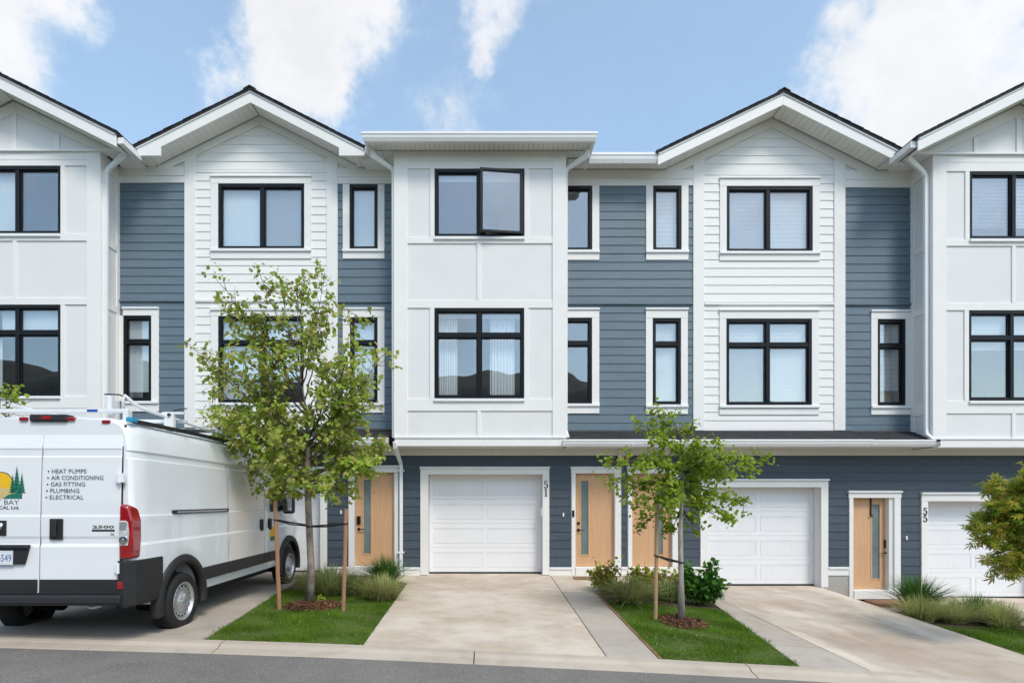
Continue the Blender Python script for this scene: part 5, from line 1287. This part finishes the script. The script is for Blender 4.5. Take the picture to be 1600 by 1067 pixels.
def bez(a, c, bend, n=7):
    a, c = Vector(a), Vector(c); m = (a+c)/2+Vector(bend); return [a*(1-t)**2+m*2*t*(1-t)+c*t*t for t in [i/n for i in range(n+1)]]
def tree(name, label, base, trunk, r0, limbs, leaf, lm, nleaf, lsize, bark_m, twigs=6, spread=.20, droop=.35, seed=1, hpos=None, trunk_top=None, r1=.012, levels=1.0, tw_len=(.12, .34), thin=None, inner=None):
    """trunk: world points; limbs: (fraction of trunk height where it leaves, end point)"""
    rs = random.Random(seed); root = thing(name, base, label, 'tree', 'young street trees')
    tb = MB(); k = len(trunk); L_ = len(trunk)
    tb.tube([Vector(p) for p in trunk], [r0*(1.3 if i == 0 else 1)*((1-.2*(i/(k-1))/.4) if i/(k-1) < .4 else max(.10, .62*(1-(i/(k-1)-.4)/.5)**1.2 if i/(k-1) < .9 else .10)) for i in range(k)], 10); tb.build('trunk', bark_m, root, smooth=True)
    def at(f):
        q = f*(k-1); i = min(int(q), k-2); return Vector(trunk[i]).lerp(Vector(trunk[i+1]), q-i)
    lb = MB(); P_, D_, S_ = [], [], []
    for (f, e) in limbs:
        a = at(f); e = Vector(e); ln = (e-a).length
        pts = bez(a, e, (rs.uniform(-.06, .06)*ln, rs.uniform(-.06, .06)*ln, -.12*ln if e.z > a.z+.3*ln else .10*ln), 8)
        for i in range(1, 8): pts[i] += Vector((rs.gauss(0, .014), rs.gauss(0, .014), rs.gauss(0, .012)))
        ra = r0*.26*(1-.6*f)+.004; lb.tube(pts, [ra*(1-.82*i/8) for i in range(9)], 6)
        nt = max(3, int(twigs*ln*1.3))
        for j in range(nt):
            t = rs.uniform(.30, 1)**.8 if inner is None else rs.uniform(.12, 1)**inner; i = min(7, int(t*8)); p = pts[i].lerp(pts[i+1], t*8-i)
            dr = (pts[i+1]-pts[i]).normalized(); v = Vector((rs.gauss(0, 1), rs.gauss(0, 1), rs.gauss(.15, .8))).normalized(); v = (v+dr*.7).normalized()
            tl = rs.uniform(*tw_len); q = bez(p, p+v*tl, (0, 0, -.03), 3); lb.tube(q, [.005, .004, .003, .002], 4, cap=False)
            m_ = max(2, int(nleaf*rs.uniform(.5, 1.4)*(thin(p.z) if thin else 1)))
            for _ in range(m_):
                tt = rs.uniform(.45, 1.1); c = p+v*tl*tt
                P_.append(c+Vector((rs.gauss(0, spread*.22), rs.gauss(0, spread*.22), rs.gauss(0, spread*.2))))
                D_.append((rs.gauss(0, .7)+v.x*.5, rs.gauss(0, .7)+v.y*.5, rs.gauss(-droop*1.5, .5))); S_.append(lsize*rs.uniform(.6, 1.25))
    lb.build('limbs', M['twig'], root, smooth=True)
    n = len(P_); A_ = np.array(P_); up = A_-np.array([trunk[-2][0], trunk[-2][1], A_[:, 2].mean()-.3]); up /= np.linalg.norm(up, axis=1, keepdims=True); up = up*.7+np.random.normal(0, .55, (n, 3)); up[:, 2] += .75
    o = scatter('crown', *leaf, np.array(P_), np.array(D_), np.array(S_), lm, root, ups=up)
    return root, n
def at_px(px, py, Y, dy=0): return (X(px, Y+dy), Y+dy, Z(py, Y+dy))
rs = random.Random(5)
# left tree: dense to the lower right, thin and upright above
g1 = ray_ground(484, 944); Y1 = g1.y
tr = [at_px(484, 944, Y1), at_px(486, 880, Y1), at_px(482, 800, Y1), at_px(480, 735, Y1), at_px(482, 690, Y1), at_px(478, 640, Y1), at_px(470, 590, Y1), at_px(464, 530, Y1), at_px(466, 470, Y1)]
E1 = [(.97, 462, 440), (.9, 478, 445), (.75, 508, 432), (.72, 512, 470), (.66, 500, 500), (.80, 440, 452), (.85, 410, 440), (.62, 350, 448), (.6, 345, 470), (.62, 390, 478), (.72, 400, 500), (.52, 318, 556), (.5, 352, 560), (.55, 380, 545), (.46, 340, 600), (.5, 395, 590), (.42, 334, 640), (.42, 360, 655), (.40, 328, 662), (.45, 400, 640), (.36, 395, 690), (.36, 420, 720), (.3, 398, 738), (.33, 430, 760), (.5, 560, 492), (.52, 552, 545), (.5, 597, 556), (.46, 575, 600), (.48, 540, 600), (.42, 570, 628), (.4, 545, 650), (.40, 590, 700), (.36, 582, 730), (.36, 548, 700), (.33, 520, 740), (.30, 545, 760), (.31, 500, 768), (.36, 470, 700), (.4, 505, 665), (.42, 450, 660), (.6, 520, 560), (.62, 440, 560), (.68, 450, 510), (.72, 485, 520), (.35, 450, 730), (.44, 420, 620), (.47, 500, 620), (.38, 520, 690), (.38, 440, 690), (.34, 480, 745), (.34, 560, 735), (.37, 415, 700), (.40, 530, 672), (.43, 480, 650)]
limbs = [(f, at_px(px, py, Y1, rs.uniform(-.75, .75)*(.5 if py < 520 else 1))) for f, px, py in E1]
t1 = tree('street_tree', 'taller leafy street tree between two timber stakes, beside the van', g1, tr, .060, limbs, LEAF, M['leaf_a'], 14, .082, M['bark'], twigs=11, spread=.21, seed=2, thin=lambda z: float(np.interp(z, [1.8, 2.9, 3.6, 5], [1.25, 1.1, .62, .5])))
# slim lime tree
g2 = ray_ground(1065, 972); Y2 = g2.y
tr = [at_px(1065, 972, Y2), at_px(1064, 900, Y2), at_px(1063, 830, Y2), at_px(1066, 790, Y2), at_px(1068, 745, Y2), at_px(1066, 705, Y2), at_px(1058, 660, Y2)]
E2 = [(.95, 1030, 648), (.9, 1050, 645), (.9, 1000, 662), (.85, 1012, 690), (.75, 985, 712), (.7, 962, 722), (.62, 945, 758), (.62, 968, 765), (.55, 985, 790), (.5, 1005, 818), (.8, 1040, 690), (.9, 1085, 662), (.8, 1100, 682), (.75, 1128, 690), (.7, 1150, 715), (.68, 1190, 717), (.7, 1172, 735), (.62, 1140, 740), (.6, 1110, 770), (.55, 1165, 787), (.52, 1140, 800), (.5, 1130, 812), (.48, 1085, 832), (.48, 1050, 828), (.6, 1030, 765), (.65, 1045, 740), (.7, 1085, 720), (.6, 1090, 780), (.55, 1040, 800), (.8, 1120, 715), (.7, 1005, 735)]
limbs = [(f, at_px(px, py, Y2, rs.uniform(-.55, .55))) for f, px, py in E2]
t2 = tree('street_tree', 'slim lime-green street tree with one stake between two garages', g2, tr, .043, limbs, ROUND, M['leaf_b'], 9, .061, M['bark_pale'], twigs=19, spread=.18, seed=4, droop=.4, tw_len=(.08, .24), inner=1.15)
# Japanese maple leaning in at the right edge
Y3 = 7.6; g3 = Vector((X(1668, Y3), Y3, z3(7.9, Y3)))
tr = [tuple(g3), at_px(1664, 930, Y3), at_px(1650, 870, Y3), at_px(1655, 810, Y3), at_px(1660, 760, Y3)]
E3 = [(.9, 1590, 742), (.85, 1570, 760), (.8, 1545, 770), (.75, 1560, 790), (.7, 1518, 822), (.7, 1535, 812), (.66, 1555, 830), (.66, 1545, 845), (.6, 1585, 858), (.55, 1560, 880), (.5, 1580, 892), (.5, 1600, 880), (.9, 1620, 745), (.8, 1610, 790), (.7, 1600, 815), (.9, 1680, 740), (.8, 1720, 770), (.7, 1730, 820), (.6, 1710, 860), (.6, 1640, 860), (.75, 1590, 775), (.72, 1580, 800)]
limbs = [(f, at_px(px, py, Y3, rs.uniform(-.45, .45))) for f, px, py in E3]
tree('maple_tree', 'Japanese maple reaching in at the right edge of the picture', g3, tr, .045, limbs, MAPLE, M['leaf_m'], 12, .11, M['bark'], twigs=17, spread=.16, seed=6, droop=.15, tw_len=(.06, .22))
# sapling behind the van, only its tip rises over the roof
Y4 = 8.4; g4 = Vector((X(8, Y4), Y4, G(X(8, Y4), Y4))); tr = [tuple(g4), at_px(8, 800, Y4), at_px(8, 700, Y4), at_px(10, 630, Y4)]
limbs = [(f, at_px(px, py, Y4, rs.uniform(-.3, .3))) for f, px, py in ((.95, 8, 612), (.95, 30, 612), (.9, 36, 622), (.9, -15, 620), (.85, 20, 640), (.7, 40, 700), (.7, -30, 690), (.6, 20, 740), (.6, -50, 720))]
tree('street_tree', 'small sapling at the left edge, leafy tip above the van roof', g4, tr, .035, limbs, LEAF, M['leaf_b'], 6, .085, M['bark'], twigs=7, spread=.16, seed=8)

def clump(px, py, h, n, m, label, wide=.5, zf=G, name='grass_tussock', cat='grass clump', width=.017, arch=.6):
    y = 9.
    for _ in range(15):
        x = X(px, y); y = F*(CZ-zf(x, y))/(py-VY)
    g = Vector((x, y, zf(x, y))); root = thing(name, g, label, cat, 'ornamental grass clumps')
    for (mm, cnt, hh) in m:
        k = int(n*cnt*1.5); b = MB(); seg = 4; V, Fc = [], []
        for i in range(k):
            an = random.uniform(0, 2*math.pi); lean = abs(random.gauss(.24, .27))*wide*2; L0 = h*.98*hh*random.uniform(.65, 1.15)
            r0 = random.uniform(0, .16)*wide*2; c, s = math.cos(an), math.sin(an); w0 = width*random.uniform(.6, 1.1)
            px_, py_ = r0*c, r0*s; tw = random.uniform(-.5, .5); dx, dy = -math.sin(an+tw), math.cos(an+tw)
            n0 = len(V)
            for j in range(seg+1):
                t = j/seg; out = lean*L0*(t+arch*t*t*1.6); zz = L0*(t-.42*arch*lean*t*t*2.2)
                w = w0*(1-t)**.7*.5 if j < seg else 0.0006
                V += [(px_+c*out-dx*w, py_+s*out-dy*w, max(zz, .01)), (px_+c*out+dx*w, py_+s*out+dy*w, max(zz, .01))]
            for j in range(seg): Fc.append((n0+2*j, n0+2*j+1, n0+2*j+3, n0+2*j+2))
        b.v = [(v[0]+g.x, v[1]+g.y, v[2]+g.z-.02) for v in V]; b.f = Fc; b.m = [0]*len(Fc)
        b.build('blades', mm, root)
    return root
GT, GG, GM = M['gtan'], M['ggreen'], M['gmix']
clump(516, 927, .55, 620, [(GM, .7, 1), (GT, .3, .9)], 'wispy green-tan grass clump right behind the left tree trunk', .6)
clump(482, 921, .42, 320, [(GT, .6, 1), (GM, .4, 1)], 'low tan grass clump left of the left tree trunk', .6)
clump(552, 928, .40, 380, [(GG, .5, 1), (GM, .5, 1)], 'short green grass clump behind the right stake of the left tree', .55)
clump(601, 914, .60, 560, [(GG, 1, 1)], 'tall dark green grass tuft before the leftmost wood door', .52, width=.019)
clump(597, 935, .44, 520, [(GT, .55, 1), (GM, .45, 1)], 'tan grass clump at the edge of the middle driveway', .6)
clump(986, 941, .50, 760, [(GT, .6, 1), (GM, .4, .9)], 'rounded tan grass clump on the bed before the middle wood doors', .68)
clump(1042, 936, .42, 420, [(GM, .7, 1), (GG, .3, 1)], 'grey-green grass clump between stake and slim tree', .6)
clump(1434, 952, .70, 640, [(GG, 1, 1)], 'tall dark green grass tuft beside the right wood door', .55, zf=z3, width=.02)
clump(1438, 968, .46, 520, [(GT, .6, 1), (GM, .4, 1)], 'tan grass clump in front of the tall green tuft at the right', .6, zf=z3)
clump(1487, 970, .42, 560, [(GM, .7, 1), (GT, .3, 1)], 'mixed grass clump left of the green grass dome at the right garage', .62, zf=z3)
clump(1528, 967, .48, 680, [(GG, .8, 1), (GM, .2, 1)], 'green grass dome before the right-hand garage door', .55, zf=z3)
clump(1566, 978, .46, 520, [(GT, .55, 1), (GM, .45, 1)], 'straw-coloured grass clump under the maple', .66, zf=z3)
def shrub(px, py, w, h, n, leaf, lm, ls, label, zf=G, name='shrub', flat=.8):
    y = 9.
    for _ in range(15):
        x = X(px, y); y = F*(CZ-zf(x, y))/(py-VY)
    g = Vector((x, y, zf(x, y))); root = thing(name, g, label, 'shrub', 'bed shrubs')
    sb = MB(); P_, D_, S_ = [], [], []
    cl = []
    for i in range(26):
        an = random.uniform(0, 2*math.pi); r = math.sqrt(random.uniform(.05, 1))*w/2; hh = h*random.uniform(.45, 1)*(1-.45*(r/(w/2))**2)
        tip = Vector((g.x+r*math.cos(an), g.y+r*math.sin(an)*flat, g.z+hh)); sb.tube(bez(g+Vector((random.gauss(0, .03), random.gauss(0, .03), 0)), tip, (0, 0, .05), 4), [.008, .007, .005, .004, .002], 5); cl.append(tip)
    for i in range(n):
        t = random.choice(cl); f = random.uniform(.35, 1.03); p = g.lerp(t, f)+Vector((random.gauss(0, w*.075), random.gauss(0, w*.075), random.gauss(0, h*.06)))
        if p.z < g.z+.02: p.z = g.z+random.uniform(.02, .12)
        o = (p-g-Vector((0, 0, h*.4))); P_.append(p); D_.append((o.x*2+random.gauss(0, .6), o.y*2+random.gauss(0, .6), o.z+random.gauss(.1, .5))); S_.append(ls*random.uniform(.6, 1.25))
    sb.build('stems', M['twig'], root)
    up = np.random.normal(0, .5, (n, 3)); up[:, 2] += 1
    scatter('foliage', *leaf, np.array(P_), np.array(D_), np.array(S_), lm, root, ups=up)
shrub(945, 924, .64, .66, 1300, ROUND, M['leaf_y'], .065, 'yellow-green shrub nearest the doormat')
shrub(1002, 925, .50, .60, 800, ROUND, M['leaf_y'], .065, 'yellow-green shrub behind the tan grass clump')
shrub(1028, 922, .42, .52, 600, ROUND, M['leaf_y'], .062, 'small yellow-green shrub below the second wood door')
shrub(1062, 926, .48, .56, 600, ROUND, M['leaf_y'], .062, 'yellow-tinged shrub right behind the slim tree trunk')
shrub(1097, 944, .72, .86, 1500, LEAF, M['leaf_d'], .095, 'round dark glossy broadleaf shrub beside a garage driveway')
shrub(497, 944, .22, .14, 26, LEAF, M['leaf_b'], .09, 'tiny leafy sucker growing in the mulch of the left tree', name='sucker_plant')

# stakes and ties
def stake(px, pyb, pxt, pyt, Y, r, m, label):
    g = ray_ground(px, pyb); Yt = g.y
    b = MB(); t = Vector(at_px(pxt, pyt, Yt)); p = Vector((g.x, g.y, g.z-.1)); k = 8
    b.tube([p.lerp(t, i/k)+Vector((random.gauss(0, .0015), random.gauss(0, .0015), 0)) for i in range(k+1)], [r*random.uniform(.95, 1.05) for _ in range(k+1)], 10)
    return tag(b.build('tree_stake', m, smooth=False), label, 'stake', 'tree stakes'), g, t
_, ga, ta = stake(437, 950, 430, 783, Y1, .030, M['timber'], 'timber stake left of the left tree trunk, beside the van')
_, gb, tb_ = stake(536, 953, 541, 795, Y1, .030, M['timber'], 'timber stake right of the left tree trunk')
_, gc, tc_ = stake(1024, 968, 1027, 770, Y2, .028, M['timber_pale'], 'pale timber stake left of the slim lime tree')
def tie(a, c, r0, r1, label):
    a, c = Vector(a), Vector(c); b = MB(); d = (c-a).normalized(); s = Vector((0, 1, 0))
    for sg in (-1, 1):
        pts = [a-d*r0+s*0, a+s*sg*r0*1.0, a.lerp(c, .5)+s*sg*.02+Vector((0, 0, -.012+.012*sg)), c+s*sg*r1*1.05, c+d*r1*1.05]; b.tube(pts, .011, 6)
    tag(b.build('tree_tie', M['strap']), label, 'strap', 'tree ties')
trk = lambda py, Y, px: Vector(at_px(px, py, Y))
def on(g, t, py): 
    f = ((VY-py)*g.y/F+CZ-g.z)/(t.z-g.z); return g.lerp(t, f)
tie(on(ga, ta, 812), trk(821, Y1, 483), .033, .055, 'black rubber tie from the left stake to the left tree trunk')
tie(on(gb, tb_, 818), trk(822, Y1, 483), .033, .055, 'black rubber tie from the right stake to the left tree trunk')
tie(on(gc, tc_, 868), trk(878, Y2, 1064), .031, .042, 'black rubber tie holding the slim lime tree to its stake')
